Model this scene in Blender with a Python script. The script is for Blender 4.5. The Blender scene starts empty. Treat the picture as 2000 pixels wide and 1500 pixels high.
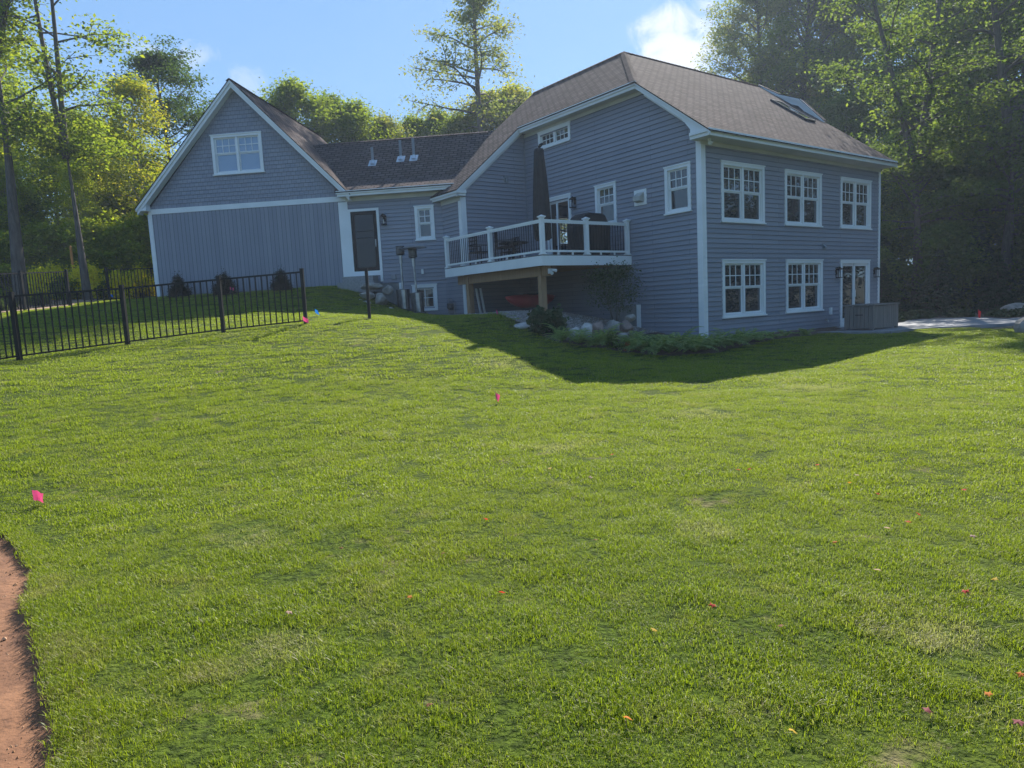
import bpy, bmesh, math, random
import numpy as np
from mathutils import Matrix, Vector
R = math.radians
scene = bpy.context.scene
COL = scene.collection

# ------------------------------------------------------------------ camera
CAM_F, CAM_PITCH, CAM_ROLL = 1329.29, R(6.474), R(2.864)
cd = bpy.data.cameras.new('camera'); cam = bpy.data.objects.new('camera', cd); COL.objects.link(cam)
cd.sensor_fit = 'HORIZONTAL'; cd.sensor_width = 36.0; cd.lens = CAM_F/2000*36.0
cd.clip_start = 0.05; cd.clip_end = 2000
fwd = Vector((0, math.cos(CAM_PITCH), -math.sin(CAM_PITCH)))
up0 = Vector((0, math.sin(CAM_PITCH), math.cos(CAM_PITCH))); rt0 = Vector((1, 0, 0))
rt = rt0*math.cos(CAM_ROLL) - up0*math.sin(CAM_ROLL)
up = up0*math.cos(CAM_ROLL) + rt0*math.sin(CAM_ROLL)
M = Matrix.Identity(4)
for i, v in enumerate((rt, up, -fwd)):
    for j in range(3): M[j][i] = v[j]
cam.matrix_world = M
scene.camera = cam

# ------------------------------------------------------------------ world / sun / exposure
SUN_EL, SUN_AZ = R(40.0), R(18.0)          # azimuth measured from +Y towards +X
w = bpy.data.worlds.new("World"); scene.world = w; w.use_nodes = True
nt = w.node_tree; N = nt.nodes; L = nt.links; N.clear()
def nd(tree, typ, **kw):
    n = tree.nodes.new(typ)
    for k, v in kw.items():
        if k.startswith('i_'): n.inputs[k[2:]].default_value = v
        else: setattr(n, k, v)
    return n
out = nd(nt, 'ShaderNodeOutputWorld'); bg = nd(nt, 'ShaderNodeBackground')
sky = nd(nt, 'ShaderNodeTexSky', sky_type='NISHITA', sun_disc=False, sun_elevation=SUN_EL, sun_rotation=SUN_AZ,
         altitude=300.0, air_density=1.0, dust_density=0.35, ozone_density=2.5)
tc = nd(nt, 'ShaderNodeTexCoord')
def cloud_blob(direction, rx, ry, thr, seed, tilt=0.0, scale=9.0):
    d = Vector(direction).normalized(); r_ = d.cross(Vector((0, 0, 1))).normalized(); u_ = r_.cross(d)
    r2 = r_*math.cos(tilt) + u_*math.sin(tilt); u2 = u_*math.cos(tilt) - r_*math.sin(tilt)
    def dot(v):
        n = nd(nt, 'ShaderNodeVectorMath', operation='DOT_PRODUCT'); L.new(tc.outputs['Generated'], n.inputs[0]); n.inputs[1].default_value = v
        return n.outputs['Value']
    def m(op, a, b=None, c=None):
        n = nd(nt, 'ShaderNodeMath', operation=op)
        for i, x in enumerate((a, b, c)):
            if x is None: continue
            if isinstance(x, (int, float)): n.inputs[i].default_value = x
            else: L.new(x, n.inputs[i])
        return n.outputs[0]
    f = m('MAXIMUM', dot(d), 0.01); a = m('DIVIDE', dot(r2), f); b = m('DIVIDE', dot(u2), f)
    a2 = m('POWER', m('ABSOLUTE', m('DIVIDE', a, rx)), 2.0); b2 = m('POWER', m('ABSOLUTE', m('DIVIDE', b, ry)), 2.0)
    e = m('SUBTRACT', 1.0, m('SQRT', m('ADD', a2, b2)))
    cv = nd(nt, 'ShaderNodeCombineXYZ'); L.new(a, cv.inputs[0]); L.new(b, cv.inputs[1]); cv.inputs[2].default_value = seed
    no = nd(nt, 'ShaderNodeTexNoise'); no.inputs['Scale'].default_value = scale; no.inputs['Detail'].default_value = 8; no.inputs['Roughness'].default_value = .58
    no.inputs['Distortion'].default_value = .5
    L.new(cv.outputs[0], no.inputs['Vector'])
    s = m('ADD', e, m('MULTIPLY', m('SUBTRACT', no.outputs['Fac'], 0.5), 2.4))
    front = m('GREATER_THAN', dot(d), 0.3)
    mr = nd(nt, 'ShaderNodeMapRange', interpolation_type='SMOOTHSTEP'); L.new(s, mr.inputs[0])
    mr.inputs[1].default_value = thr; mr.inputs[2].default_value = thr+.55
    return m('MULTIPLY', mr.outputs[0], front)
blobs = [(cloud_blob((.2330, .9190, .318), .070, .075, .12, 3.1, R(0), 16.0), .85),
         (cloud_blob((-.3676, .8733, .3205), .05, .02, .25, 8.7, R(20), 26.0), .28),
         (cloud_blob((-.4129, .8525, .3225), .045, .018, .3, 1.9, R(-10), 26.0), .28),
         (cloud_blob((-.3165, .9035, .2954), .035, .03, .2, 5.3, R(-30), 22.0), .25),
         (cloud_blob((-.28, .9035, .262), .03, .02, .2, 6.3, R(-30), 22.0), .10)]
prev = sky.outputs[0]
gm_ = nd(nt, 'ShaderNodeGamma'); gm_.inputs[1].default_value = .3; L.new(prev, gm_.inputs[0]); prev = gm_.outputs[0]
hs = nd(nt, 'ShaderNodeHueSaturation'); hs.inputs['Saturation'].default_value = 1.6; hs.inputs['Value'].default_value = 1.24
L.new(prev, hs.inputs['Color']); tn_ = nd(nt, 'ShaderNodeMixRGB', blend_type='MULTIPLY'); tn_.inputs[0].default_value = 1; tn_.inputs[2].default_value = (.44, .70, 1.0, 1)
L.new(hs.outputs[0], tn_.inputs[1]); prev = tn_.outputs[0]
for mask, st in blobs:
    mx = nd(nt, 'ShaderNodeMixRGB'); mm = nd(nt, 'ShaderNodeMath', operation='MULTIPLY'); mm.inputs[1].default_value = st
    L.new(mask, mm.inputs[0]); L.new(mm.outputs[0], mx.inputs[0]); L.new(prev, mx.inputs[1]); mx.inputs[2].default_value = (2.45, 2.5, 2.62, 1)
    prev = mx.outputs[0]
L.new(prev, bg.inputs[0]); bg.inputs[1].default_value = 0.15; L.new(bg.outputs[0], out.inputs[0])

sd = bpy.data.lights.new('sun', 'SUN'); sun = bpy.data.objects.new('sun', sd); COL.objects.link(sun)
sd.energy = 3.9; sd.angle = R(0.55); sd.color = (1.0, .95, .86)
S = Vector((math.sin(SUN_AZ)*math.cos(SUN_EL), math.cos(SUN_AZ)*math.cos(SUN_EL), math.sin(SUN_EL)))
sun.rotation_euler = S.to_track_quat('Z', 'Y').to_euler(); sun.location = (6, 30, 40)

scene.view_settings.view_transform = 'Standard'; scene.view_settings.look = 'None'
scene.view_settings.exposure = 1.5; scene.view_settings.gamma = 1.0
scene.render.engine = 'CYCLES'
scene.cycles.max_bounces = 6; scene.cycles.transparent_max_bounces = 8

# ------------------------------------------------------------------ frames
def frame(ox, oy, a, z=0): return Matrix.Translation((ox, oy, z)) @ Matrix.Rotation(a, 4, 'Z')
FH = frame(5.358, 18.772, R(36.215)); FG = frame(-12.944, 25.478, R(-6.339)); I4 = Matrix.Identity(4)
def wpt(F, x, y, z=0): return F @ Vector((x, y, z))
def wallframe(F, p, q):
    """local (s, o, z): s along the wall from p to q (left to right seen from outside), o outwards"""
    a = F @ Vector((p[0], p[1], 0)); b = F @ Vector((q[0], q[1], 0)); u = (b-a).normalized(); n = u.cross(Vector((0, 0, 1)))
    m = Matrix.Identity(4)
    for i, v in enumerate((u, n, Vector((0, 0, 1)), a)):
        for j in range(3): m[j][i] = v[j]
    return m

# ------------------------------------------------------------------ materials
def new_mat(name):
    m = bpy.data.materials.new(name); m.use_nodes = True; t = m.node_tree
    return m, t, t.nodes['Principled BSDF']
def mix(t, fac, a, b):
    n = nd(t, 'ShaderNodeMixRGB')
    if isinstance(fac, (int, float)): n.inputs[0].default_value = fac
    else: t.links.new(fac, n.inputs[0])
    for i, x in ((1, a), (2, b)):
        if isinstance(x, tuple): n.inputs[i].default_value = (*x, 1)
        else: t.links.new(x, n.inputs[i])
    return n.outputs[0]
def noise(t, scale, detail=4, vec=None, rough=.55):
    n = nd(t, 'ShaderNodeTexNoise'); n.inputs['Scale'].default_value = scale; n.inputs['Detail'].default_value = detail; n.inputs['Roughness'].default_value = rough
    if vec is None:
        g = nd(t, 'ShaderNodeNewGeometry'); vec = g.outputs['Position']
    t.links.new(vec, n.inputs['Vector']); return n.outputs['Fac']
def ramp(t, src, a, b):
    n = nd(t, 'ShaderNodeMapRange'); t.links.new(src, n.inputs[0]); n.inputs[1].default_value = a; n.inputs[2].default_value = b; return n.outputs[0]
def bump(t, p, src, strength=.3, dist=.01):
    b = nd(t, 'ShaderNodeBump'); b.inputs['Strength'].default_value = strength; b.inputs['Distance'].default_value = dist
    t.links.new(src, b.inputs['Height']); t.links.new(b.outputs[0], p.inputs['Normal'])
def simple(name, c1, c2=None, rough=.6, scale=3.0, bumpy=0, bscale=40, metal=0, spec=.5, lo=.35, hi=.65):
    m, t, p = new_mat(name)
    if c2 is None: c2 = tuple(x*.82 for x in c1)
    t.links.new(mix(t, ramp(t, noise(t, scale, 6), lo, hi), c1, c2), p.inputs['Base Color'])
    p.inputs['Roughness'].default_value = rough; p.inputs['Metallic'].default_value = metal; p.inputs['Specular IOR Level'].default_value = spec
    if bumpy: bump(t, p, noise(t, bscale, 5), bumpy, .02)
    return m
SID = (.295, .306, .360)
def siding_mat(name, kind):
    m, t, p = new_mat(name)
    uv = nd(t, 'ShaderNodeUVMap'); sep = nd(t, 'ShaderNodeSeparateXYZ'); t.links.new(uv.outputs[0], sep.inputs[0])
    base = mix(t, ramp(t, noise(t, 1.3, 5), .3, .7), SID, tuple(x*.88 for x in SID))
    base = mix(t, ramp(t, noise(t, 30, 3), .35, .7), base, tuple(x*.9 for x in SID))
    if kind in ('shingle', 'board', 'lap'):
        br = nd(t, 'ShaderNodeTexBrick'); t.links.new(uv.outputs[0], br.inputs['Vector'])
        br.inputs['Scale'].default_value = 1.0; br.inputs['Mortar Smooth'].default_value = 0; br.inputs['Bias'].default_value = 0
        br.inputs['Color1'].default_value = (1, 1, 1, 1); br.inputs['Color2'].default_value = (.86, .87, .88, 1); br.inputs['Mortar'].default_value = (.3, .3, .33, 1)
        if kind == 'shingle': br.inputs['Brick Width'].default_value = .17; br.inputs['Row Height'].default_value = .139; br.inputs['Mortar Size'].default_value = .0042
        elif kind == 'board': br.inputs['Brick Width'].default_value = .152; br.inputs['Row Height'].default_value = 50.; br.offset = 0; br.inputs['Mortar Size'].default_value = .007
        else: br.inputs['Brick Width'].default_value = 3.6; br.inputs['Row Height'].default_value = .1335; br.inputs['Mortar Size'].default_value = .0045; br.offset = .37  # dark line per course paints the shadow under each lap, plus butt joints
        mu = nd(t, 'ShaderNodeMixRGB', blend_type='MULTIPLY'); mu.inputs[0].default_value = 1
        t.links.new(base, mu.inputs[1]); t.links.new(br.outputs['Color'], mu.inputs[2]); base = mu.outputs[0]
        if kind != 'lap': bump(t, p, br.outputs['Fac'], -.6 if kind == 'board' else -.4, .012)
    t.links.new(base, p.inputs['Base Color']); p.inputs['Roughness'].default_value = .55; p.inputs['Specular IOR Level'].default_value = .35
    return m
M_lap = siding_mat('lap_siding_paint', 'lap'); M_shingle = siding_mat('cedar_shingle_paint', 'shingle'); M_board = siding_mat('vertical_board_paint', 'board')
M_white = simple('white_trim_paint', (.84, .84, .84), (.76, .77, .77), .45, 1.2)
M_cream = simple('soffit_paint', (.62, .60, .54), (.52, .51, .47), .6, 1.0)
M_sash = simple('window_vinyl', (.78, .79, .79), (.70, .71, .72), .35, 2.0)
M_black = simple('black_powder_coat', (.008, .008, .009), (.012, .012, .013), .55, 5, spec=.25)
M_conc = simple('concrete', (.27, .27, .26), (.17, .17, .165), .9, 3, .3, 60)
M_granite = simple('granite', (.33, .32, .31), (.20, .20, .20), .85, 30, .3, 80)
M_dark = simple('charcoal_fabric', (.016, .016, .018), (.026, .026, .028), .85, 6, .2, 25)
M_steel = simple('brushed_steel', (.45, .45, .46), (.3, .3, .31), .35, 6, metal=.9)
M_int = simple('interior_paint', (.30, .26, .22), (.24, .21, .18), .8, 1)
M_grayp = simple('gray_plastic', (.24, .26, .29), (.2, .22, .25), .5, 8)
M_deck = simple('deck_board', (.16, .14, .13), (.11, .10, .095), .7, 14, .2, 60)
M_red = simple('red_kayak_plastic', (.55, .06, .06), (.42, .04, .045), .35, 2)
M_meter = simple('meter_metal', (.12, .125, .13), (.07, .07, .07), .5, 14, metal=.4)
def wood_mat(name, a, b, sc=(18, 18, 1.2)):
    m, t, p = new_mat(name)
    tc_ = nd(t, 'ShaderNodeTexCoord'); mp = nd(t, 'ShaderNodeMapping'); mp.inputs['Scale'].default_value = sc
    t.links.new(tc_.outputs['Object'], mp.inputs[0])
    f = noise(t, 1.0, 6, mp.outputs[0], .7)
    t.links.new(mix(t, ramp(t, f, .3, .7), a, b), p.inputs['Base Color']); p.inputs['Roughness'].default_value = .8; bump(t, p, f, .3, .01)
    return m
M_cedar = wood_mat('cedar_post_wood', (.42, .26, .14), (.27, .16, .09))
M_weather = wood_mat('weathered_gray_wood', (.27, .235, .21), (.14, .12, .11), (30, 30, 1.0))
M_stakewood = simple('orange_stake_wood', (.65, .26, .05), (.5, .2, .05), .7)
def roof_mat():
    m, t, p = new_mat('asphalt_shingles')
    uv = nd(t, 'ShaderNodeUVMap'); br = nd(t, 'ShaderNodeTexBrick'); t.links.new(uv.outputs[0], br.inputs['Vector'])
    br.inputs['Scale'].default_value = 1; br.inputs['Brick Width'].default_value = .30; br.inputs['Row Height'].default_value = .145; br.inputs['Mortar Size'].default_value = .024
    br.inputs['Mortar Smooth'].default_value = .4
    br.inputs['Color1'].default_value = (.150, .120, .112, 1); br.inputs['Color2'].default_value = (.082, .064, .060, 1); br.inputs['Mortar'].default_value = (.010, .009, .010, 1)
    c = mix(t, ramp(t, noise(t, 160, 3), .3, .7), br.outputs['Color'], (.15, .13, .125)); 
    mu = nd(t, 'ShaderNodeMixRGB', blend_type='MULTIPLY'); mu.inputs[0].default_value = .9
    t.links.new(br.outputs['Color'], mu.inputs[1]); t.links.new(mix(t, ramp(t, noise(t, 2.2, 5), .3, .7), (1.25, 1.2, 1.18), (.85, .86, .9)), mu.inputs[2])
    c = mix(t, .12, mu.outputs[0], c)
    t.links.new(c, p.inputs['Base Color']); p.inputs['Roughness'].default_value = .95; p.inputs['Specular IOR Level'].default_value = .04
    ma = nd(t, 'ShaderNodeMath', operation='MULTIPLY_ADD'); t.links.new(br.outputs['Fac'], ma.inputs[0]); ma.inputs[1].default_value = -1.0; t.links.new(noise(t, 90, 4), ma.inputs[2])
    bump(t, p, ma.outputs[0], .5, .012)
    return m
M_roof = roof_mat()
def glass_mat(name, tint, refl=.16, interior=None):
    m, t, p = new_mat(name); t.nodes.remove(p); o = t.nodes['Material Output']
    gl = nd(t, 'ShaderNodeBsdfGlossy'); gl.inputs['Roughness'].default_value = .015; gl.inputs['Color'].default_value = (.95, .97, 1, 1)
    if interior: di = nd(t, 'ShaderNodeBsdfDiffuse'); di.inputs['Color'].default_value = (*interior, 1)
    else: di = nd(t, 'ShaderNodeBsdfTransparent'); di.inputs['Color'].default_value = (*tint, 1)
    fr = nd(t, 'ShaderNodeFresnel'); fr.inputs['IOR'].default_value = 1.5
    mr = nd(t, 'ShaderNodeMath', operation='MULTIPLY_ADD'); t.links.new(fr.outputs[0], mr.inputs[0]); mr.inputs[1].default_value = 1.4; mr.inputs[2].default_value = refl
    ms = nd(t, 'ShaderNodeMixShader'); t.links.new(mr.outputs[0], ms.inputs[0]); t.links.new(di.outputs[0], ms.inputs[1]); t.links.new(gl.outputs[0], ms.inputs[2])
    t.links.new(ms.outputs[0], o.inputs[0])
    b = nd(t, 'ShaderNodeBump'); b.inputs['Strength'].default_value = .06; b.inputs['Distance'].default_value = .02
    t.links.new(noise(t, 1.6, 2), b.inputs['Height']); t.links.new(b.outputs[0], gl.inputs['Normal'])
    return m
M_glass = glass_mat('window_glass', (.5, .5, .5), .03, (.045, .045, .047))
M_blind = glass_mat('window_glass_with_blind', (.5, .5, .5), .06, (.22, .30, .42))  # blind colour also carries the pale blue sky reflection
M_clear = glass_mat('clear_door_glass', (.72, .74, .74), .05)
M_doorglass = glass_mat('storm_door_glass', (.5, .5, .5), -.02, (.008, .008, .009))
def leaf_mat(name, cols, trans=.45, rough=.5):
    """cols: 3 colours chosen per leaf with the tone attribute"""
    m, t, p = new_mat(name); o = t.nodes['Material Output']
    at = nd(t, 'ShaderNodeAttribute', attribute_name='tone'); cr = nd(t, 'ShaderNodeValToRGB')
    cr.color_ramp.elements[0].position = 0; cr.color_ramp.elements[0].color = (*cols[0], 1)
    cr.color_ramp.elements[1].position = 1; cr.color_ramp.elements[1].color = (*cols[-1], 1)
    for i, c in enumerate(cols[1:-1]):
        e = cr.color_ramp.elements.new((i+1)/(len(cols)-1)); e.color = (*c, 1)
    t.links.new(at.outputs['Fac'], cr.inputs[0])
    t.links.new(cr.outputs[0], p.inputs['Base Color']); p.inputs['Roughness'].default_value = .7; p.inputs['Specular IOR Level'].default_value = .15
    tr = nd(t, 'ShaderNodeBsdfTranslucent')
    br = nd(t, 'ShaderNodeMixRGB', blend_type='MULTIPLY'); br.inputs[0].default_value = 1; t.links.new(cr.outputs[0], br.inputs[1]); br.inputs[2].default_value = (1.9, 1.75, .7, 1)
    t.links.new(br.outputs[0], tr.inputs['Color'])
    ms = nd(t, 'ShaderNodeMixShader'); ms.inputs[0].default_value = trans
    t.links.new(p.outputs[0], ms.inputs[1]); t.links.new(tr.outputs[0], ms.inputs[2]); t.links.new(ms.outputs[0], o.inputs[0])
    return m
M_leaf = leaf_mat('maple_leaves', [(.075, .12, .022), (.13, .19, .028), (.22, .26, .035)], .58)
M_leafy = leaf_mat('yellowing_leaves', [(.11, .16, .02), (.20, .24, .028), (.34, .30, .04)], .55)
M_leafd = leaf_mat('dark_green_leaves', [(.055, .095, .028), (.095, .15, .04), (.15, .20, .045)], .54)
M_bright = leaf_mat('sunlit_yellow_green_leaves', [(.13, .20, .02), (.22, .29, .03), (.36, .38, .05)], .62)  # leaf colour raised to paint sunlight onto trees standing in shade
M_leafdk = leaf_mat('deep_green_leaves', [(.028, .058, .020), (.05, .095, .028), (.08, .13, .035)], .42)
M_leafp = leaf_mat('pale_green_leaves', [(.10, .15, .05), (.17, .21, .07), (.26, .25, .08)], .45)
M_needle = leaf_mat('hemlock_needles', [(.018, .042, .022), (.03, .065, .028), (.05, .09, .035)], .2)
M_fern = leaf_mat('fern_fronds', [(.16, .24, .09), (.26, .34, .12), (.36, .41, .18)], .35)
M_gold = leaf_mat('goldenrod_flowers', [(.40, .42, .03), (.70, .66, .04), (.85, .76, .06)], .5)
M_rhodo = leaf_mat('rhododendron_leaves', [(.03, .055, .025), (.06, .09, .04), (.10, .12, .06)], .2)
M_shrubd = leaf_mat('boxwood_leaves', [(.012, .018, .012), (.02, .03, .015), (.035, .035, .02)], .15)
def bark_mat(name, a, b):
    m, t, p = new_mat(name)
    tc_ = nd(t, 'ShaderNodeTexCoord'); mp = nd(t, 'ShaderNodeMapping'); mp.inputs['Scale'].default_value = (9, 9, 1.6)
    t.links.new(tc_.outputs['Object'], mp.inputs[0]); f = noise(t, 1.5, 8, mp.outputs[0], .7)
    t.links.new(mix(t, ramp(t, f, .35, .65), a, b), p.inputs['Base Color']); p.inputs['Roughness'].default_value = .95; bump(t, p, f, .8, .05)
    return m
M_bark = bark_mat('gray_bark', (.15, .13, .11), (.06, .052, .045)); M_barkl = bark_mat('pale_bark', (.34, .32, .28), (.16, .15, .13))
def grass_base(name):
    m, t, p = new_mat(name)
    c = mix(t, ramp(t, noise(t, .55, 6), .35, .7), (.060, .090, .010), (.08, .105, .014))
    c = mix(t, ramp(t, noise(t, 24, 5), .45, .62), c, (.030, .045, .008))
    c = mix(t, ramp(t, noise(t, 3.1, 6), .60, .72), c, (.15, .13, .06))
    t.links.new(c, p.inputs['Base Color']); p.inputs['Roughness'].default_value = 1; p.inputs['Specular IOR Level'].default_value = .1
    bump(t, p, noise(t, 30, 4), .9, .05)
    return m
M_lawn = grass_base('lawn_base')
def blade_mat():
    m, t, p = new_mat('grass_blades'); o = t.nodes['Material Output']
    oi = nd(t, 'ShaderNodeObjectInfo'); at = nd(t, 'ShaderNodeAttribute', attribute_name='tone')
    big = ramp(t, noise(t, .45, 5), .35, .68); mid = ramp(t, noise(t, 2.3, 5), .56, .74)
    c = mix(t, big, (.112, .190, .009), (.222, .250, .012))
    rm = nd(t, 'ShaderNodeMath', operation='MULTIPLY_ADD'); t.links.new(oi.outputs['Random'], rm.inputs[0]); rm.inputs[1].default_value = .4; rm.inputs[2].default_value = .4
    c = mix(t, rm.outputs[0], c, mix(t, at.outputs['Fac'], (.032, .085, .005), (.42, .46, .03)))
    c = mix(t, mid, c, (.30, .27, .085))
    geo = nd(t, 'ShaderNodeNewGeometry'); nz = noise(t, 7, 4)
    for (px_, py_, pr_) in ((1.78, 2.75, .32), (1.2, 4.3, .28), (-1.2, 3.0, .30), (2.4, 8.6, .6), (-.2, 12.8, .7), (4.6, 10.5, .8), (-3.0, 14.2, .7), (-6.2, 15.0, .5), (-1.9, 4.6, .35), (.4, 7.0, .4)):
        ds = nd(t, 'ShaderNodeVectorMath', operation='DISTANCE'); t.links.new(geo.outputs['Position'], ds.inputs[0]); ds.inputs[1].default_value = (px_, py_, -1.48 if py_ < 9 else (-1.35 if py_ < 11 else (-1.0 if px_ > -1 else -.5)))
        a_ = nd(t, 'ShaderNodeMath', operation='MULTIPLY_ADD'); t.links.new(nz, a_.inputs[0]); a_.inputs[1].default_value = pr_*2.2; t.links.new(ds.outputs['Value'], a_.inputs[2])
        q_ = nd(t, 'ShaderNodeMapRange', interpolation_type='SMOOTHSTEP'); t.links.new(a_.outputs[0], q_.inputs[0]); q_.inputs[1].default_value = pr_*2.1; q_.inputs[2].default_value = pr_*1.2; q_.inputs[4].default_value = .75
        c = mix(t, q_.outputs[0], c, (.44, .37, .20))
    gt = nd(t, 'ShaderNodeMath', operation='GREATER_THAN'); t.links.new(at.outputs['Fac'], gt.inputs[0]); gt.inputs[1].default_value = .92
    c = mix(t, gt.outputs[0], c, (.38, .32, .17))
    t.links.new(c, p.inputs['Base Color']); p.inputs['Roughness'].default_value = .45; p.inputs['Specular IOR Level'].default_value = .28
    tr = nd(t, 'ShaderNodeBsdfTranslucent'); t.links.new(mix(t, .55, c, (.36, .47, .012)), tr.inputs['Color'])
    ms = nd(t, 'ShaderNodeMixShader'); ms.inputs[0].default_value = .52
    t.links.new(p.outputs[0], ms.inputs[1]); t.links.new(tr.outputs[0], ms.inputs[2]); t.links.new(ms.outputs[0], o.inputs[0])
    return m
M_blade = blade_mat()
M_forest = simple('leaf_litter', (.055, .045, .025), (.035, .045, .018), .95, .9, .6, 12)
M_mulch = simple('bark_mulch', (.14, .09, .06), (.055, .038, .028), .95, 9, .8, 25)
M_soil = simple('red_brown_soil', (.235, .108, .050), (.135, .058, .027), .95, 5, .6, 30, lo=.3, hi=.7)
M_patio = simple('patio_stone', (.27, .275, .29), (.19, .195, .21), .8, 2.5, .15, 30)
M_gravel = simple('river_gravel', (.33, .29, .25), (.13, .115, .10), .9, 22, .9, 30)
M_rock = simple('fieldstone', (.38, .34, .30), (.19, .17, .15), .9, 4, .6, 9)
M_rockp = simple('pale_fieldstone', (.60, .56, .52), (.34, .31, .29), .85, 5, .5, 9)
M_rockr = simple('reddish_fieldstone', (.36, .25, .21), (.20, .15, .13), .9, 4, .5, 9)
def flag_mat(name, c):
    m, t, p = new_mat(name); o = t.nodes['Material Output']; p.inputs['Base Color'].default_value = (*c, 1); p.inputs['Roughness'].default_value = .4
    tr = nd(t, 'ShaderNodeBsdfTranslucent'); tr.inputs['Color'].default_value = (*c, 1); ms = nd(t, 'ShaderNodeMixShader'); ms.inputs[0].default_value = .35
    t.links.new(p.outputs[0], ms.inputs[1]); t.links.new(tr.outputs[0], ms.inputs[2]); t.links.new(ms.outputs[0], o.inputs[0]); return m
M_pink = flag_mat('pink_flag_vinyl', (.85, .09, .26)); M_blue = flag_mat('blue_flag_vinyl', (.02, .22, .70)); M_redflag = flag_mat('red_flag_vinyl', (.75, .03, .04))

# ------------------------------------------------------------------ mesh builder
class MB:
    def __init__(s, F=I4): s.v = []; s.f = []; s.uv = []; s.F = F
    def add(s, vs, fs, uvs=None, F=None):
        F = F or s.F; b = len(s.v); s.v += [F @ Vector(p) for p in vs]
        for i, f in enumerate(fs):
            s.f.append([b+j for j in f]); s.uv.append(uvs[i] if uvs else [(0, 0)]*len(f))
        return s
    def box(s, x0, x1, y0, y1, z0, z1, F=None):
        vs = [(x, y, z) for z in (z0, z1) for y in (y0, y1) for x in (x0, x1)]
        return s.add(vs, [(0, 2, 3, 1), (4, 5, 7, 6), (0, 1, 5, 4), (2, 6, 7, 3), (0, 4, 6, 2), (1, 3, 7, 5)], None, F)
    def prism(s, poly, axis, a, b, F=None):
        """poly: 2D points; extruded along axis from a to b. axis 0: poly=(y,z), 1: (x,z), 2: (x,y)"""
        def p3(p, t): return [(t, p[0], p[1]), (p[0], t, p[1]), (p[0], p[1], t)][axis]
        n = len(poly); vs = [p3(p, a) for p in poly]+[p3(p, b) for p in poly]
        fs = [list(range(n)), list(range(2*n-1, n-1, -1))]+[[i, (i+1) % n, n+(i+1) % n, n+i] for i in range(n)]
        return s.add(vs, fs, None, F)
    def tube(s, pts, rad, n=6, cap=True, F=None):
        pts = [Vector(p) for p in pts]; m = len(pts)
        if isinstance(rad, (int, float)): rad = [rad]*m
        vs = []; ref = Vector((0.31, .17, .93))
        for i, p in enumerate(pts):
            d = (pts[min(i+1, m-1)]-pts[max(i-1, 0)]).normalized()
            a = d.cross(ref if abs(d.dot(ref)) < .95 else Vector((1, 0, 0))).normalized(); b = d.cross(a)
            for k in range(n): t = 2*math.pi*k/n; vs.append(p+(a*math.cos(t)+b*math.sin(t))*rad[i])
        fs = [[i*n+k, i*n+(k+1) % n, (i+1)*n+(k+1) % n, (i+1)*n+k] for i in range(m-1) for k in range(n)]
        if cap: fs += [list(range(n))[::-1], [(m-1)*n+k for k in range(n)]]
        return s.add(vs, fs, None, F)
    def lathe(s, prof, c=(0, 0, 0), n=16, F=None):
        """prof: (r,z) list"""
        vs = [(c[0]+r*math.cos(2*math.pi*k/n), c[1]+r*math.sin(2*math.pi*k/n), c[2]+z) for r, z in prof for k in range(n)]; m = len(prof)
        fs = [[i*n+k, i*n+(k+1) % n, (i+1)*n+(k+1) % n, (i+1)*n+k] for i in range(m-1) for k in range(n)]
        fs += [list(range(n))[::-1], [(m-1)*n+k for k in range(n)]]
        return s.add(vs, fs, None, F)
    def slab(s, pts, th, F=None, uvw=None):
        """planar polygon (top) with thickness th downwards along z; uv in metres: u along horizontal of plane, v up slope"""
        P = [Vector(p) for p in pts]; n = (P[1]-P[0]).cross(P[2]-P[1]).normalized()
        if n.z < 0: P.reverse(); n = -n
        u = Vector((0, 0, 1)).cross(n).normalized(); v = n.cross(u)
        k = len(P); uvs = [[(p.dot(u), p.dot(v)) for p in P]]
        s.add(P, [list(range(k))], uvs, F)
        Q = [p-Vector((0, 0, th)) for p in P]; E = [p-Vector((0, 0, .0)) for p in P]
        s.add(Q, [list(range(k))[::-1]], None, F)
        for i in range(k):
            j = (i+1) % k; s.add([E[i], E[j], Q[j], Q[i]], [(0, 3, 2, 1)], None, F)
        return s
def wm(o):
    m = o.matrix_basis.copy()
    while o.parent: o = o.parent; m = o.matrix_basis @ m
    return m
def tag(o, label=None, cat=None, group=None, kind=None):
    if label: o['label'] = label
    if cat: o['category'] = cat
    if group: o['group'] = group
    if kind: o['kind'] = kind
    return o
def empty(name, loc, label, cat, group=None, rz=0):
    o = bpy.data.objects.new(name, None); COL.objects.link(o); o.empty_display_size = .1
    o.location = loc; o.rotation_euler = (0, 0, rz); o.matrix_basis = Matrix.Translation(Vector(loc)) @ Matrix.Rotation(rz, 4, 'Z')
    return tag(o, label, cat, group)
def obj(name, mb, mat, parent=None, label=None, smooth=False, recalc=True, origin=None):
    me = bpy.data.meshes.new(name); inv = wm(parent).inverted() if parent else (Matrix.Translation(-Vector(origin)) if origin is not None else I4)
    me.from_pydata([inv @ v for v in mb.v], [], mb.f)
    ul = me.uv_layers.new(name='UVMap'); flat = [c for f in mb.uv for uv in f for c in uv]; ul.data.foreach_set('uv', flat)
    if recalc:
        bm = bmesh.new(); bm.from_mesh(me); bmesh.ops.recalc_face_normals(bm, faces=bm.faces); bm.to_mesh(me); bm.free()
    me.materials.append(mat)
    if smooth: me.polygons.foreach_set('use_smooth', [True]*len(me.polygons))
    me.update()
    o = bpy.data.objects.new(name, me); COL.objects.link(o)
    if parent: o.parent = parent
    elif origin is not None: o.location = origin; o.matrix_basis = Matrix.Translation(Vector(origin))
    if label: o['label'] = label
    return o
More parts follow.
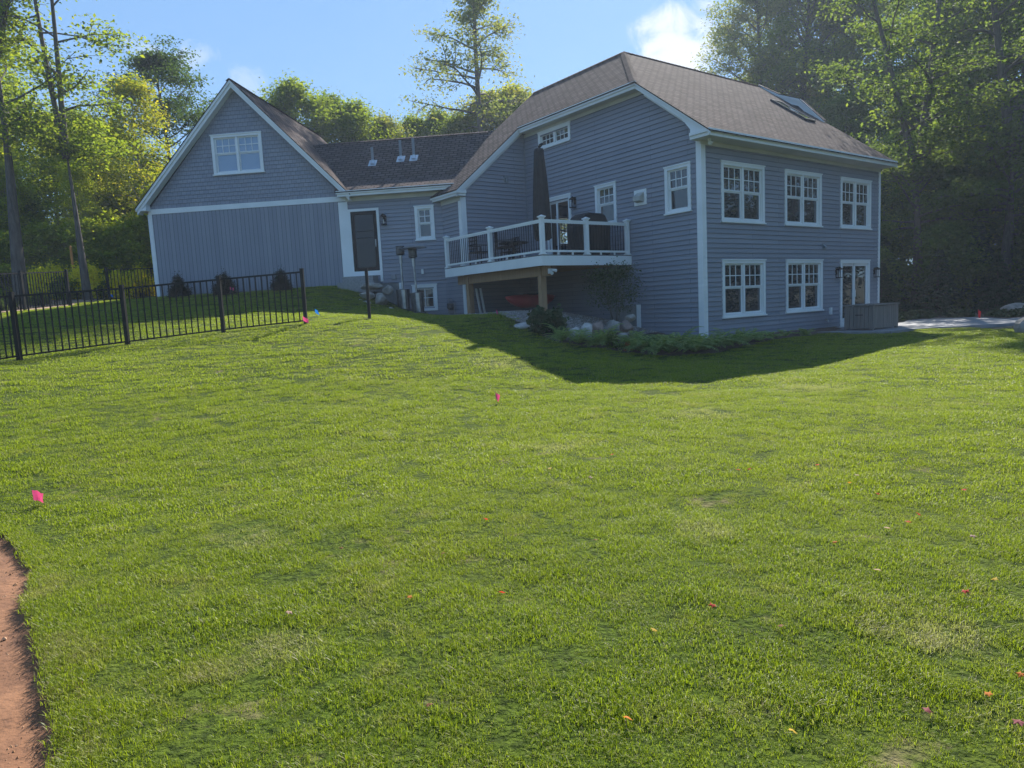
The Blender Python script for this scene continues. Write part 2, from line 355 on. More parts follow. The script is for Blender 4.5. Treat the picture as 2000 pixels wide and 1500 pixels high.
def copy_tree(o, parent=None):
    c = o.copy(); COL.objects.link(c)
    if parent: c.parent = parent
    for ch in list(o.children):
        copy_tree(ch, c)
    return c
def quads_object(name, V, tone, mat, parent=None, k=4, faces_per=None):
    """V: (n,k,3) float array, one k-gon each; tone: n values"""
    n = len(V); me = bpy.data.meshes.new(name)
    me.vertices.add(n*k); me.loops.add(n*k); me.polygons.add(n)
    me.vertices.foreach_set('co', V.reshape(-1).astype(np.float32))
    me.loops.foreach_set('vertex_index', np.arange(n*k, dtype=np.int32))
    me.polygons.foreach_set('loop_start', np.arange(0, n*k, k, dtype=np.int32))
    a = me.attributes.new('tone', 'FLOAT', 'FACE'); a.data.foreach_set('value', np.asarray(tone, np.float32))
    me.materials.append(mat); me.update(calc_edges=True)
    o = bpy.data.objects.new(name, me); COL.objects.link(o)
    if parent: o.parent = parent
    return o

# ------------------------------------------------------------------ terrain
CTRL = [(-12.94, 25.48, 1.0), (-9.1, 25.05, 1.0), (-6.1, 24.6, 1.02), (-5.3, 24.4, .98), (-4.45, 24.2, .55), (-3.7, 24.1, .12), (-3.0, 24.2, -.1), (-2.4, 24.1, -.18), (-2.1, 23.6, -.19), (-1.0, 22.6, -.2),
 (-8.9, 23.0, .72), (-5.6, 22.5, .62), (-3.6, 22.6, .06), (-1.9, 21.9, -.2), (-2.5, 20.0, -.14),
 (-4.74, 16, -.15), (-6.47, 15.5, -.26), (-8.16, 14.6, -.40), (-9.28, 12.9, -.53), (-3.53, 17.4, -.12), (-12.5, 12.0, -.35), (-11.8, 16.5, .1),
 (-15.33, 24.1, .79), (-15.31, 26.5, .98), (-15.43, 22, .64), (-14.3, 27.5, 1.02), (-15.5, 20.5, .55), (-15.9, 26.2, 1.1), (-17.6, 25.2, .98), (-13, 20, .5), (-10, 19.5, .3), (-7, 19.5, .15),
 (.97, 19.6, -.22), (-1.0, 20.2, -.22), (-1.2, 22.0, -.2), (2.4, 21.4, -.45), (.36, 18.7, -.5), (-.4, 19.3, -.24), (1.0, 18.3, -.8), (2.0, 18.0, -.95), (2.5, 18.9, -.8), (3.4, 17.6, -1.36), (1.38, 17.4, -1.02), (3.9, 19.6, -1.0), (3.0, 20.5, -.7), (5.3, 18.6, -1.15), (6.3, 18.3, -1.30), (5.2, 17.2, -1.42),
 (9, 20, -1.27), (10.5, 20.8, -1.27), (12, 22.5, -1.25), (13.5, 20.5, -1.28), (12.2, 16.3, -1.25), (16.3, 24, -1.25), (19.4, 26, -1.25), (14, 26, -1.2), (11, 17, -1.32), (8, 14, -1.42),
 (-1.2, 15.5, -.68), (0, 14.0, -.95), (-2.5, 13, -.8), (1.4, 12.2, -1.35), (3.5, 12.5, -1.45), (-.24, 9.63, -1.40), (-4, 11, -1.0), (-6, 9, -1.1), (-4.06, 5.6, -1.49), (-3.2, 4.3, -1.5), (0, 5, -1.5), (4, 5, -1.52), (8, 8, -1.5), (3.5, 9, -1.5), (0, 1.5, -1.52), (-2.5, 2.5, -1.5), (3, 1, -1.53), (0, -5, -1.6), (-8, 0, -1.6), (8, 0, -1.55),
 (-12, 5, -1.2), (-18, 12, -.4), (-25, 20, .8), (-22, 30, 1.6), (-15, 35, 1.6), (-5, 38, 1.3), (5, 38, .3), (15, 36, -1.0), (25, 28, -1.1), (22, 18, -1.2), (18, 8, -1.4), (0, 30, .5), (8, 28, -.6), (-8, 30, 1.2), (-30, 45, 3), (0, 55, 2.5), (30, 45, 0), (40, 20, -1), (-40, 20, 1), (-40, -10, -1.6), (40, -10, -1.6), (0, -40, -2)]
_c = np.array(CTRL)
def _phi(r2): return np.where(r2 > 0, .5*r2*np.log(np.maximum(r2, 1e-12)), 0)
_n = len(_c); _A = np.zeros((_n+3, _n+3)); _d2 = ((_c[:, None, :2]-_c[None, :, :2])**2).sum(-1)
_A[:_n, :_n] = _phi(_d2)+np.eye(_n)*.6; _A[:_n, _n] = 1; _A[:_n, _n+1:] = _c[:, :2]; _A[_n, :_n] = 1; _A[_n+1:, :_n] = _c[:, :2].T
_w = np.linalg.solve(_A, np.concatenate([_c[:, 2], np.zeros(3)]))
_VN = {}
def vnoise(x, y, s, seed):
    """smooth value noise in numpy"""
    if seed not in _VN: _VN[seed] = np.random.default_rng(seed).uniform(0, 1, (256, 256))
    G = _VN[seed]; X = x*s; Y = y*s; xi = np.floor(X).astype(int); yi = np.floor(Y).astype(int); fx = X-xi; fy = Y-yi
    fx = fx*fx*(3-2*fx); fy = fy*fy*(3-2*fy); g = lambda a, b: G[a % 256, b % 256]
    return (g(xi, yi)*(1-fx)+g(xi+1, yi)*fx)*(1-fy)+(g(xi, yi+1)*(1-fx)+g(xi+1, yi+1)*fx)*fy
def gz_arr(x, y):
    x = np.asarray(x, float); y = np.asarray(y, float); sh = x.shape; x = x.ravel(); y = y.ravel(); o = np.empty_like(x)
    for i in range(0, len(x), 20000):
        xs, ys = x[i:i+20000], y[i:i+20000]; d2 = (xs[:, None]-_c[None, :, 0])**2+(ys[:, None]-_c[None, :, 1])**2
        o[i:i+20000] = _phi(d2)@_w[:_n]+_w[_n]+_w[_n+1]*xs+_w[_n+2]*ys
    far = np.clip((np.hypot(x, y-15)-45)/30, 0, 1); o = o*(1-far)+1.5*far*(y > 0)-1.8*far*(y <= 0)
    o += .035*(vnoise(x, y, .8, 91)-.5)+.030*(vnoise(x+.4*y, y, 2.3, 92)-.5)+.020*(vnoise(x, y-.3*x, 5.7, 93)-.5)
    return o.reshape(sh)
def gz(x, y): return float(gz_arr(np.array([x]), np.array([y]))[0])
TR = np.array([(-8.0, 5.95), (-5.6, 5.6), (-4.5, 5.3), (-3.90, 5.055), (-3.60, 4.783), (-3.26, 4.413), (-2.96, 4.059), (-2.85, 3.922), (-2.78, 3.706), (-2.49, 3.38), (-2.20, 3.018), (-1.99, 2.741), (-1.80, 2.506), (-1.62, 2.248), (-1.52, 2.0), (-1.35, 1.2), (-1.25, 0.2)])
_ty = np.linspace(TR[-1, 1], TR[0, 1], 400); _tx = np.interp(_ty, TR[::-1, 1], TR[::-1, 0]); _k = np.hanning(31); _k /= _k.sum(); _txs = np.convolve(np.pad(_tx, 15, mode='edge'), _k, mode='valid')
TR = np.stack([_txs, _ty], -1)[::-1][::8]
def trench_x(y): return np.interp(y, TR[::-1, 1], TR[::-1, 0])
def pip(px, py, poly):
    r = np.zeros(px.shape, bool); n = len(poly)
    for i in range(n):
        x1, y1 = poly[i]; x2, y2 = poly[(i+1) % n]
        c = ((y1 > py) != (y2 > py)) & (px < (x2-x1)*(py-y1)/(y2-y1+1e-12)+x1); r ^= c
    return r
def P2(F, x, y): v = F @ Vector((x, y, 0)); return (v.x, v.y)
LAWN = [(-1.0, -8), (-1.3, 0.2)] + [tuple(p) for p in TR[::-1][1:]] + [(-9, 6.6), (-12, 9), (-16, 12), (-15.6, 19), (-15.45, 22), (-15.3, 24.3), (-15.2, 26.6), (-14, 27.6), P2(FG, -.05, .1), P2(FG, 7.6, .1), P2(FG, 7.9, -.6), P2(FG, 8.5, -.9), P2(FG, 9.3, -.4), P2(FG, 10.9, -.2), P2(FH, -3.4, 7.2),
        P2(FH, -3.6, 5), P2(FH, -3.9, 3.3), (0.1, 18.9), (.75, 18.05), (1.3, 17.45), (2.2, 17.35), (3.3, 17.45), (4.4, 17.2), (5.3, 17.3), (6.4, 18.2), (8.3, 19.6), (10.3, 20.9), (10.95, 19.55), (11.7, 20.1), (12.5, 20.35), (13.4, 20.3), (13.2, 18.7), (14.5, 17.5), (22, 17.0), (40, 15), (40, -20), (-1, -20)]
def in_lawn(x, y): return pip(np.asarray(x), np.asarray(y), LAWN)

def grid_obj(name, xs, ys, mask_fn, dz, mat, snap=None, kind='structure', zfn=None):
    X, Y = np.meshgrid(xs, ys); nx, ny = len(xs), len(ys)
    if snap is not None: X = snap(X, Y)
    Z = (zfn or gz_arr)(X, Y)+dz
    idx = np.arange(nx*ny).reshape(ny, nx); cx = (X[:-1, :-1]+X[1:, 1:])/2; cy = (Y[:-1, :-1]+Y[1:, 1:])/2
    keep = mask_fn(cx, cy) if mask_fn else np.ones(cx.shape, bool)
    q = np.stack([idx[:-1, :-1], idx[:-1, 1:], idx[1:, 1:], idx[1:, :-1]], -1)[keep]
    used = np.unique(q); rm = np.full(nx*ny, -1); rm[used] = np.arange(len(used)); q = rm[q]
    V = np.stack([X.ravel(), Y.ravel(), Z.ravel()], -1)[used]
    me = bpy.data.meshes.new(name); me.vertices.add(len(V)); me.vertices.foreach_set('co', V.astype(np.float32).ravel())
    me.loops.add(q.size); me.loops.foreach_set('vertex_index', q.astype(np.int32).ravel()); me.polygons.add(len(q)); me.polygons.foreach_set('loop_start', np.arange(0, q.size, 4, dtype=np.int32))
    me.polygons.foreach_set('use_smooth', np.ones(len(q), bool)); me.materials.append(mat); me.update(calc_edges=True)
    o = bpy.data.objects.new(name, me); COL.objects.link(o); tag(o, kind=kind); return o
def trench_drop(X, Y):
    tx = trench_x(Y); d = tx-X
    near = (Y < 5.95) & (Y > -8)
    return np.where(near, -np.clip((d+.02)/.06, 0, 1)*.03, 0)
def ground_z(X, Y): return gz_arr(X, Y)-.05+trench_drop(X, Y)
ax = np.concatenate([np.arange(-120, -30, 10), np.arange(-30, 30, .6), np.arange(30, 121, 10)]); ay = np.concatenate([np.arange(-64, -8, 8), np.arange(-8, 45, .6), np.arange(45, 150, 10)])
# forest floor everywhere, cut out where the soil bed lies
grid_obj('ground', ax, ay, lambda x, y: ~((x > -7.4) & (x < -.6) & (y > -1.6) & (y < 5.6)), -.06, M_forest)
grid_obj('soil_bed', np.arange(-8.0, 0.05, .05), np.arange(-2.2, 7.0, .05), lambda x, y: (x < trench_x(y)+.12) & (y < 5.95), 0, M_soil, zfn=lambda X, Y: gz_arr(X, Y)-.012+trench_drop(X, Y)+.006*np.sin(X*9+Y*4)*np.sin(Y*11)+.005*np.sin(X*23)*np.sin(Y*19+X*8))
def snap_tr(X, Y):
    tx = trench_x(Y); m = (Y < 5.95) & (np.abs(X-tx) < .16) & (X < tx); X = X.copy(); X[m] = tx[m]+.0; return X
grid_obj('lawn', np.arange(-16.5, 40, .17), np.arange(-20, 28, .17), in_lawn, 0.0, M_lawn, snap=snap_tr)
# sod edge standing over the soil bed
mb = MB(); ed = []
for y in np.arange(-.6, 5.7, .04):
    x = float(trench_x(y))-.01+.005*math.sin(y*31)+.004*math.sin(y*53+1); ed.append((x, y, gz(x, y)))
for a, b in zip(ed[:-1], ed[1:]):
    mb.add([a, b, (b[0]+.05, b[1]-.01, b[2]-.08), (a[0]+.05, a[1]-.01, a[2]-.08)], [(0, 1, 2, 3)])
    mb.add([a, b, (b[0]+.09, b[1], b[2]+.004), (a[0]+.09, a[1], a[2]+.004)], [(0, 1, 2, 3)])
tag(obj('sod_edge', mb, simple('sod_root_mat', (.13, .085, .045), (.06, .05, .02), 1, 20)), kind='structure')
# ------------------------------------------------------------------ HOUSE
HOUSE = empty('house', wpt(FH, 0, 0, -1.2), 'gray blue clapboard house with white trim, brown shingle roofs and an attached gable wing', 'house', rz=R(36.215))
LAP = .1335
def siding(mb, W, poly, holes=(), reveal=LAP, proud=.028):
    zs = [p[1] for p in poly]; zmin, zmax = min(zs), max(zs); k0 = math.floor(zmin/reveal); n = len(poly)
    def span(z):
        xs = []
        for i in range(n):
            (x1, z1), (x2, z2) = poly[i], poly[(i+1) % n]
            if abs(z1-z2) < 1e-9: 
                if abs(z-z1) < 1e-6: xs += [x1, x2]
                continue
            if min(z1, z2)-1e-7 <= z <= max(z1, z2)+1e-7: xs.append(x1+(x2-x1)*(z-z1)/(z2-z1))
        return (min(xs), max(xs)) if xs else None
    k = k0
    while k*reveal < zmax:
        a, b = max(k*reveal, zmin), min((k+1)*reveal, zmax)
        k += 1
        if b-a < .01: continue
        A, B = span(a+1e-5), span(b-1e-5)
        if not A or not B: continue
        cuts = [(h[0], h[1]) for h in holes if h[2] <= a+.07 and h[3] >= b-.07]
        lo, hi = min(A[0], B[0]), max(A[1], B[1]); segs = [(lo, hi)]
        for c in cuts:
            ns = []
            for s0, s1 in segs:
                if c[1] <= s0 or c[0] >= s1: ns.append((s0, s1)); continue
                if c[0] > s0: ns.append((s0, c[0]))
                if c[1] < s1: ns.append((c[1], s1))
            segs = ns
        for s0, s1 in segs:
            x0a, x0b = max(s0, A[0]), max(s0, B[0]); x1a, x1b = min(s1, A[1]), min(s1, B[1])
            if x1a-x0a < .005 and x1b-x0b < .005: continue
            x1b = max(x1b, x0b); x1a = max(x1a, x0a)
            mb.add([(x0a, proud, a), (x1a, proud, a), (x1b, .004, b), (x0b, .004, b), (x0a, .002, a), (x1a, .002, a)], [(0, 1, 2, 3), (4, 5, 1, 0)],
                   [[(x0a, a+.001), (x1a, a+.001), (x1b, b-.001), (x0b, b-.001)], [(x0a, a+.02)]*4], W)
def backing(mb, W, poly, holes=(), o=-.02):
    """plain sheet behind the siding, with rectangular holes cut by splitting into columns"""
    xs = sorted(set([p[0] for p in poly]+[x for h in holes for x in h[:2]])); n = len(poly)
    def zr(x):
        zz = []
        for i in range(n):
            (x1, z1), (x2, z2) = poly[i], poly[(i+1) % n]
            if abs(x1-x2) < 1e-9: continue
            if min(x1, x2)-1e-7 <= x <= max(x1, x2)+1e-7: zz.append(z1+(z2-z1)*(x-x1)/(x2-x1))
        return min(zz), max(zz)
    for a, b in zip(xs[:-1], xs[1:]):
        if b-a < 1e-4: continue
        la, ha = zr(a+1e-5); lb, hb = zr(b-1e-5); hs_ = sorted([h[2:] for h in holes if h[0] <= a+1e-6 and h[1] >= b-1e-6])
        z0a, z0b = la, lb
        for h in hs_:
            mb.add([(a, o, z0a), (b, o, z0b), (b, o, h[0]), (a, o, h[0])], [(0, 1, 2, 3)], None, W); z0a = z0b = h[1]
        mb.add([(a, o, z0a), (b, o, z0b), (b, o, hb), (a, o, ha)], [(0, 1, 2, 3)], None, W)
CAS = .105
def window(W, s0, s1, z0, z1, units=2, upper=.47, grid=(3, 2), sill=True, glass=None, parent=HOUSE, screen=True, awning=False, label=None):
    c = CAS; a, b, zb, zt = s0+c, s1-c, z0+c*.8, z1-c; d = -.055
    mb = MB(W); mb.box(s0, a, -.02, .042, z0, z1); mb.box(b, s1, -.02, .042, z0, z1); mb.box(a, b, -.02, .042, zt, z1)
    mb.box(s0-.02, s1+.02, -.02, .062, z1-.025, z1+.012)
    mb.box(s0-(.03 if sill else 0), s1+(.03 if sill else 0), -.02, .075, z0-.01, z0+.03); mb.box(a, b, -.02, .042, z0+.03, zb)
    mb.box(a, a+.012, d-.04, .0, zb, zt); mb.box(b-.012, b, d-.04, .0, zb, zt); mb.box(a, b, d-.04, 0, zt-.012, zt); mb.box(a, b, d-.04, 0, zb, zb+.012)
    fr = obj('window', mb, M_white, parent, label)
    uw = (b-a)/units; zm = zt-(zt-zb)*upper
    for i in range(units):
        u0, u1 = a+uw*i+(.03 if i else .012), a+uw*(i+1)-(.03 if i < units-1 else .012)
        if i: obj('mullion', MB(W).box(a+uw*i-.04, a+uw*i+.04, d-.03, .02, zb, zt), M_white, fr)
        st = .045
        panes = [(zm, zt-.012, 'u'), (zb+.012, zm, 'l')] if not awning else [(zb+.012, zt-.012, 'u')]
        s = MB(W); m = MB(W); g = MB(W)
        for p0, p1, kd in panes:
            dd = d+.022 if kd == 'u' else d
            s.box(u0, u0+st, dd-.02, dd+.015, p0, p1); s.box(u1-st, u1, dd-.02, dd+.015, p0, p1)
            s.box(u0+st, u1-st, dd-.02, dd+.015, p1-st*.8, p1); s.box(u0+st, u1-st, dd-.02, dd+.015, p0, p0+st)
            g.add([(u0+st*.5, dd-.004, p0+.01), (u1-st*.5, dd-.004, p0+.01), (u1-st*.5, dd-.004, p1-.01), (u0+st*.5, dd-.004, p1-.01)], [(0, 1, 2, 3)])
            if kd == 'u' and grid:
                x0, x1, y0, y1 = u0+st, u1-st, p0+st, p1-st*.8
                for q in range(1, grid[0]): x = x0+(x1-x0)*q/grid[0]; m.box(x-.013, x+.013, dd-.002, dd+.010, y0, y1)
                for q in range(1, grid[1]): y = y0+(y1-y0)*q/grid[1]; m.box(x0, x1, dd-.001, dd+.009, y-.013, y+.013)
        obj('sash', s, M_sash, fr)
        if m.v: obj('muntin', m, M_sash, fr)
        obj('glass', g, glass or M_glass, fr, recalc=False)
    return fr

# --- main house: walls (wall frame s runs left -> right from outside)
W_R = wallframe(FH, (0, 0), (9.86, 0)); W_L = wallframe(FH, (0, 7.619), (0, 0)); LY = 7.619
W_C = wallframe(FH, (-2.784, LY), (0, LY)); W_S = wallframe(FH, (-2.784, 9.2), (-2.784, LY))
XRW = 9.86; ZB = -1.75
rw = {'a': (.816, 2.854, 2.046, 3.703, 2), 'b': (3.914, 5.982, 2.046, 3.703, 2), 'c': (7.161, 9.2, 2.046, 3.703, 2), 'd': (.813, 2.867, -.62, 1.011, 2), 'e': (3.961, 6.05, -.62, 1.011, 2)}
def inner(h): return (h[0]+CAS, h[1]-CAS, h[2]+CAS*.8, h[3]-CAS)
PD = (7.176, 9.149, -1.12, 1.0)
holesR = [inner(v) for v in rw.values()]+[(PD[0]+.1, PD[1]-.1, -1.1, PD[3]-.1)]
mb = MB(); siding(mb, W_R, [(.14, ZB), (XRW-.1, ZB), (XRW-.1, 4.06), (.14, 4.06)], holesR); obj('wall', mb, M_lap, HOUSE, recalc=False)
lw = {'w3': (LY-1.242, LY-.331, 2.364, 3.674, 1), 'w2': (LY-4.083, LY-3.163, 2.364, 3.641, 1), 'hi': (LY-6.791, LY-5.139, 5.291, 5.879, 2)}
DD = (LY-6.56, LY-5.245, 1.37, 3.597)
holesL = [inner(lw['w3']), inner(lw['w2']), inner(lw['hi']), (DD[0]+.1, DD[1]-.1, 1.37, DD[3]-.1)]
def PR(y): return 4.31+.7515*(y+.549)          # surface of the front roof plane
def PL(x): return 6.194+.833*(x+.357)          # surface of the left roof plane
polyL = [(0, ZB), (LY, ZB), (LY, 4.42), (LY-1.92, 5.90), (0, 5.90)]
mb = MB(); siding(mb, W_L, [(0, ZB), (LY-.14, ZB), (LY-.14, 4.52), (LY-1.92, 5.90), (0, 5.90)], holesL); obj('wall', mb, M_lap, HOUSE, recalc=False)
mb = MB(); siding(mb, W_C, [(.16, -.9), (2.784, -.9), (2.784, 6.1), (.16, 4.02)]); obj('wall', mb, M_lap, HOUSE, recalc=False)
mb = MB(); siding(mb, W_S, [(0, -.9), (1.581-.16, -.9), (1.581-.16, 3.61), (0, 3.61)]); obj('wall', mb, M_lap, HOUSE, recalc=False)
# backing + hidden far walls of the main block (with the far kitchen window opening that is seen through the deck door)
mb = MB()
backing(mb, W_R, [(0, ZB), (XRW, ZB), (XRW, 4.3), (0, 4.3)], holesR); backing(mb, W_L, polyL, holesL)
backing(mb, W_C, [(0, -1.2), (2.784, -1.2), (2.784, 6.1), (0, 3.9)]); backing(mb, W_S, [(0, -1.2), (1.58, -1.2), (1.58, 3.75), (0, 3.75)])
YB = 9.45
W_E = wallframe(FH, (XRW, 0), (XRW, YB)); W_N = wallframe(FH, (XRW, YB), (-2.784, YB))
backing(mb, W_E, [(0, ZB), (YB, ZB), (YB, 4.3), (YB/2, 8.15), (0, 4.3)])
KW = (XRW-3.62, XRW-2.85, 2.36, 3.55)          # far window (s range on W_N)
backing(mb, W_N, [(0, ZB), (XRW+2.784, ZB), (XRW+2.784, 3.9), (XRW-2.15, 8.1), (XRW-4.4, 6.2), (XRW-6, 5), (0, 4.3)], [KW])
obj('wall', mb, M_int, HOUSE, recalc=False)
obj('floor', MB(FH).box(.06, XRW-.1, .1, YB-.1, 1.15, 1.33), M_int, HOUSE)
obj('ceiling', MB(FH).box(.05, XRW-.1, .1, YB-.1, 3.95, 4.05), M_int, HOUSE)
for k, v in rw.items(): window(W_R, v[0], v[1], v[2], v[3], 2)
window(W_L, *lw['w3'][:4], 1); window(W_L, *lw['w2'][:4], 1); window(W_L, *lw['hi'][:4], 2, awning=True, grid=(3, 2), sill=False)

# trim
def trim(name, mat, boxes, W):
    mb = MB(W)
    for b_ in boxes: mb.box(*b_)
    return obj(name, mb, mat, HOUSE)
trim('corner_board', M_white, [(-.035, .145, -.01, .036, ZB, 4.06)], W_R)
trim('corner_board', M_white, [(LY-.14, LY-.001, -.01, .034, ZB, 4.20)], W_L)
trim('corner_board', M_white, [(XRW-.10, XRW+.02, -.01, .034, ZB, 4.06)], W_R)
trim('corner_board', M_white, [(-.036, .16, -.01, .036, -.9, 3.72)], W_C)
trim('corner_board', M_white, [(1.581-.16, 1.58, -.01, .034, -.9, 3.6)], W_S)
trim('corner_strip', M_grayp, [(2.784-.045, 2.784-.001, .0, .045, 1.36, 6.0)], W_C)
trim('corner_strip', M_grayp, [(.0, .04, .0, .04, -.9, 3.6)], W_S)
trim('corner_board', M_white, [(LY-2.44, LY-2.29, .02, .05, -1.3, -.13)], W_L)
trim('frieze_board', M_cream, [(-.03, XRW, .0, .04, 4.055, 4.15)], W_R)
trim('frieze_board', M_cream, [(-.02, LY-1.95, .0, .04, 5.88, 5.99)], W_L)
trim('frieze_board', M_cream, [(0, 1.56, .0, .04, 3.6, 3.75)], W_S)
# eaves of front plane
mb = MB(FH); mb.box(-.357, 9.84, -.549, -.515, 4.146, 4.315); mb.box(-.357, -.323, -.515, .04, 4.146, 4.315); obj('fascia', mb, M_white, HOUSE)
mb = MB(FH); mb.box(-.40, 9.87, -.60, -.5495, 4.235, 4.318); mb.box(-.40, -.3575, -.5495, .06, 4.235, 4.318); mb.box(-.357, 0, .0405, .075, 4.146, 4.33); obj('crown_molding', mb, M_white, HOUSE)
obj('soffit', MB(FH).box(-.32, 9.9, -.515, .0, 4.149, 4.17), M_cream, HOUSE)
# rake board of front plane (over the left wall)
def board_x(mb, x0, x1, pts, drop0, drop1): # strip following pts (y,z) in plane x
    up_ = [(y, z-drop0) for y, z in pts]; lo = [(y, z-drop1) for y, z in pts]
    mb.prism(up_+lo[::-1], 0, x0, x1)
ra = [(-.549, PR(-.549)), (1.98, PR(1.98))]
mb = MB(FH); board_x(mb, -.357, -.325, [(.04, PR(.04)), (1.98, PR(1.98))], .035, .22); obj('rake_board', mb, M_white, HOUSE)
mb = MB(FH); board_x(mb, -.395, -.3575, [(-.6, PR(-.6)), (1.96, PR(1.96))], .03, .11); obj('rake_molding', mb, M_white, HOUSE)
mb = MB(FH); board_x(mb, -.323, -.001, [(.05, PR(.05)), (1.93, PR(1.93))], .2, .225); obj('soffit', mb, M_white, HOUSE)
mb = MB(FH); board_x(mb, -.04, -.005, [(.0, PR(.0)), (1.93, PR(1.93))], .23, .36); obj('frieze_board', mb, M_white, HOUSE)
mb = MB(FH); mb.prism([(-.545, 4.15), (.06, 4.15), (.06, 4.42), (.32, 4.74), (.32, PR(.32)-.03), (-.545, PR(-.545)-.03)], 0, -.3565, -.326); obj('cornice_return', mb, M_white, HOUSE)
# clipped eave QS
mb = MB(FH); mb.box(-.357, -.325, 1.93, 7.43, 5.985, 6.17); obj('fascia', mb, M_white, HOUSE)
mb = MB(FH); mb.box(-.40, -.3575, 1.93, 7.45, 6.07, 6.185); obj('crown_molding', mb, M_white, HOUSE)
obj('soffit', MB(FH).box(-.325, 0, 1.9, 7.43, 5.988, 6.01), M_cream, HOUSE)
# rake ST at y=7.45
def board_y(mb, y0, y1, pts, d0, d1):
    mb.prism([(x, z-d0) for x, z in pts]+[(x, z-d1) for x, z in pts][::-1], 1, y0, y1)
mb = MB(FH); board_y(mb, 7.45, 7.485, [(-3.054, PL(-3.054)), (-.33, PL(-.33))], .035, .25); obj('rake_board', mb, M_white, HOUSE)
mb = MB(FH); board_y(mb, 7.405, 7.4495, [(-3.09, PL(-3.09)), (-.40, PL(-.40))], .03, .12); obj('rake_molding', mb, M_white, HOUSE)
mb = MB(FH); board_y(mb, 7.485, 7.615, [(-2.75, PL(-2.75)), (-.33, PL(-.33))], .22, .25); obj('soffit', mb, M_white, HOUSE)
mb = MB(FH); board_y(mb, 7.58, 7.612, [(-2.75, PL(-2.75)), (-.0, PL(-.0))], .26, .38); obj('frieze_board', mb, M_white, HOUSE)
# low eave T
mb = MB(FH); mb.box(-3.054, -3.02, 7.45, 9.6, 3.735, 3.895); mb.box(-3.02, -2.70, 7.45, 7.484, 3.735, 3.895); obj('fascia', mb, M_white, HOUSE)
mb = MB(FH); mb.box(-3.095, -3.0545, 7.41, 9.6, 3.815, 3.90); mb.box(-3.0545, -2.69, 7.41, 7.4495, 3.815, 3.91); obj('crown_molding', mb, M_white, HOUSE)
obj('soffit', MB(FH).box(-3.02, -2.70, 7.485, 9.6, 3.738, 3.76), M_cream, HOUSE)
# roofs of main block
zP = 8.284
def roof(pts, F, th=.035): return obj('roof', MB(F).slab(pts, th), M_roof, HOUSE, recalc=False)
roof([(-.41, -.61, PR(-.61)), (9.92, -.61, PR(-.61)), (9.92, 4.742, zP), (2.152, 4.742, zP), (-.41, 1.93, PL(-.41))], FH)
YR = 9.6
roof([(2.152, 4.742, zP), (2.152, YR, zP), (-3.1, YR, PL(-3.1)), (-3.1, 7.40, PL(-3.1)), (-.41, 7.40, PL(-.41)), (-.41, 1.93, PL(-.41))], FH)
roof([(2.152, 4.742, zP), (9.97, 4.742, zP), (9.97, YR+.3, zP-.7515*(YR+.3-4.742)), (7.1, YR+.3, zP-.7515*(YR+.3-4.742))], FH)
roof([(2.152, 4.742, zP), (7.1, YR+.3, zP-.833*(7.1-2.152)), (6.9, YR, zP-.833*(6.9-2.152)), (2.152, YR, zP)], FH)
# ridge and hip caps
def cap(a, b, F, wd=.13):
    a, b = Vector(a), Vector(b); d = (b-a).normalized(); s_ = d.cross(Vector((0, 0, 1))).normalized()*wd; dn = Vector((0, 0, -wd*.62))
    n = max(1, int((b-a).length/.2)); mb = MB(F)
    for i in range(n):
        p = a+(b-a)*(i/n)+Vector((0, 0, .022)); q = a+(b-a)*((i+1)/n)+Vector((0, 0, .012))
        mb.add([p-s_+dn, p, p+s_+dn, q+s_+dn, q, q-s_+dn], [(0, 1, 4, 5), (1, 2, 3, 4)], [[(i*.3, 0.01), (i*.3, .13), (i*.3+.29, .13), (i*.3+.29, .01)]]*2)
    return mb
for a, b in (((2.152, 4.742, zP), (9.97, 4.742, zP)), ((2.152, YR, zP), (2.152, 4.742, zP)), ((-.41, 1.93, PL(-.41)), (2.152, 4.742, zP))):
    obj('ridge_cap', cap(a, b, FH), M_roof, HOUSE, recalc=False)
# right end clipped gable with its small cheek wall
dz = [(2.02, PR(2.02)+.02), (2.98, 7.29), (3.86, 7.70), (4.742, 8.30)]
mb = MB(FH); mb.prism([(y, z-.05) for y, z in dz]+[(4.742, 7.9), (2.02, 5.9)], 0, 9.88, 9.90); obj('cheek_wall', mb, M_lap, HOUSE)
mb = MB(FH); mb.prism([(y, z) for y, z in dz]+[(y+.06, z-.21) for y, z in dz[::-1]], 0, 9.80, 9.879); obj('rake_board', mb, M_white, HOUSE)
mb = MB(FH); mb.prism([(y-.02, z+.035) for y, z in dz]+[(y, z-.07) for y, z in dz[::-1]], 0, 9.76, 9.7995); obj('rake_molding', mb, M_white, HOUSE)
mb = MB(FH)
for (ya, za), (yb, zb) in zip(dz[:-1], dz[1:]): mb.slab([(9.75, ya-.02, za+.045), (10.0, ya-.02, za+.045), (10.0, yb, zb+.045), (9.75, yb, zb+.045)], .02)
obj('roof', mb, M_roof, HOUSE, recalc=False)
mb = MB(FH); board_x(mb, 9.93, 9.96, [(-.55, PR(-.55)), (4.7, PR(4.7))], .035, .2); obj('rake_board', mb, M_white, HOUSE)
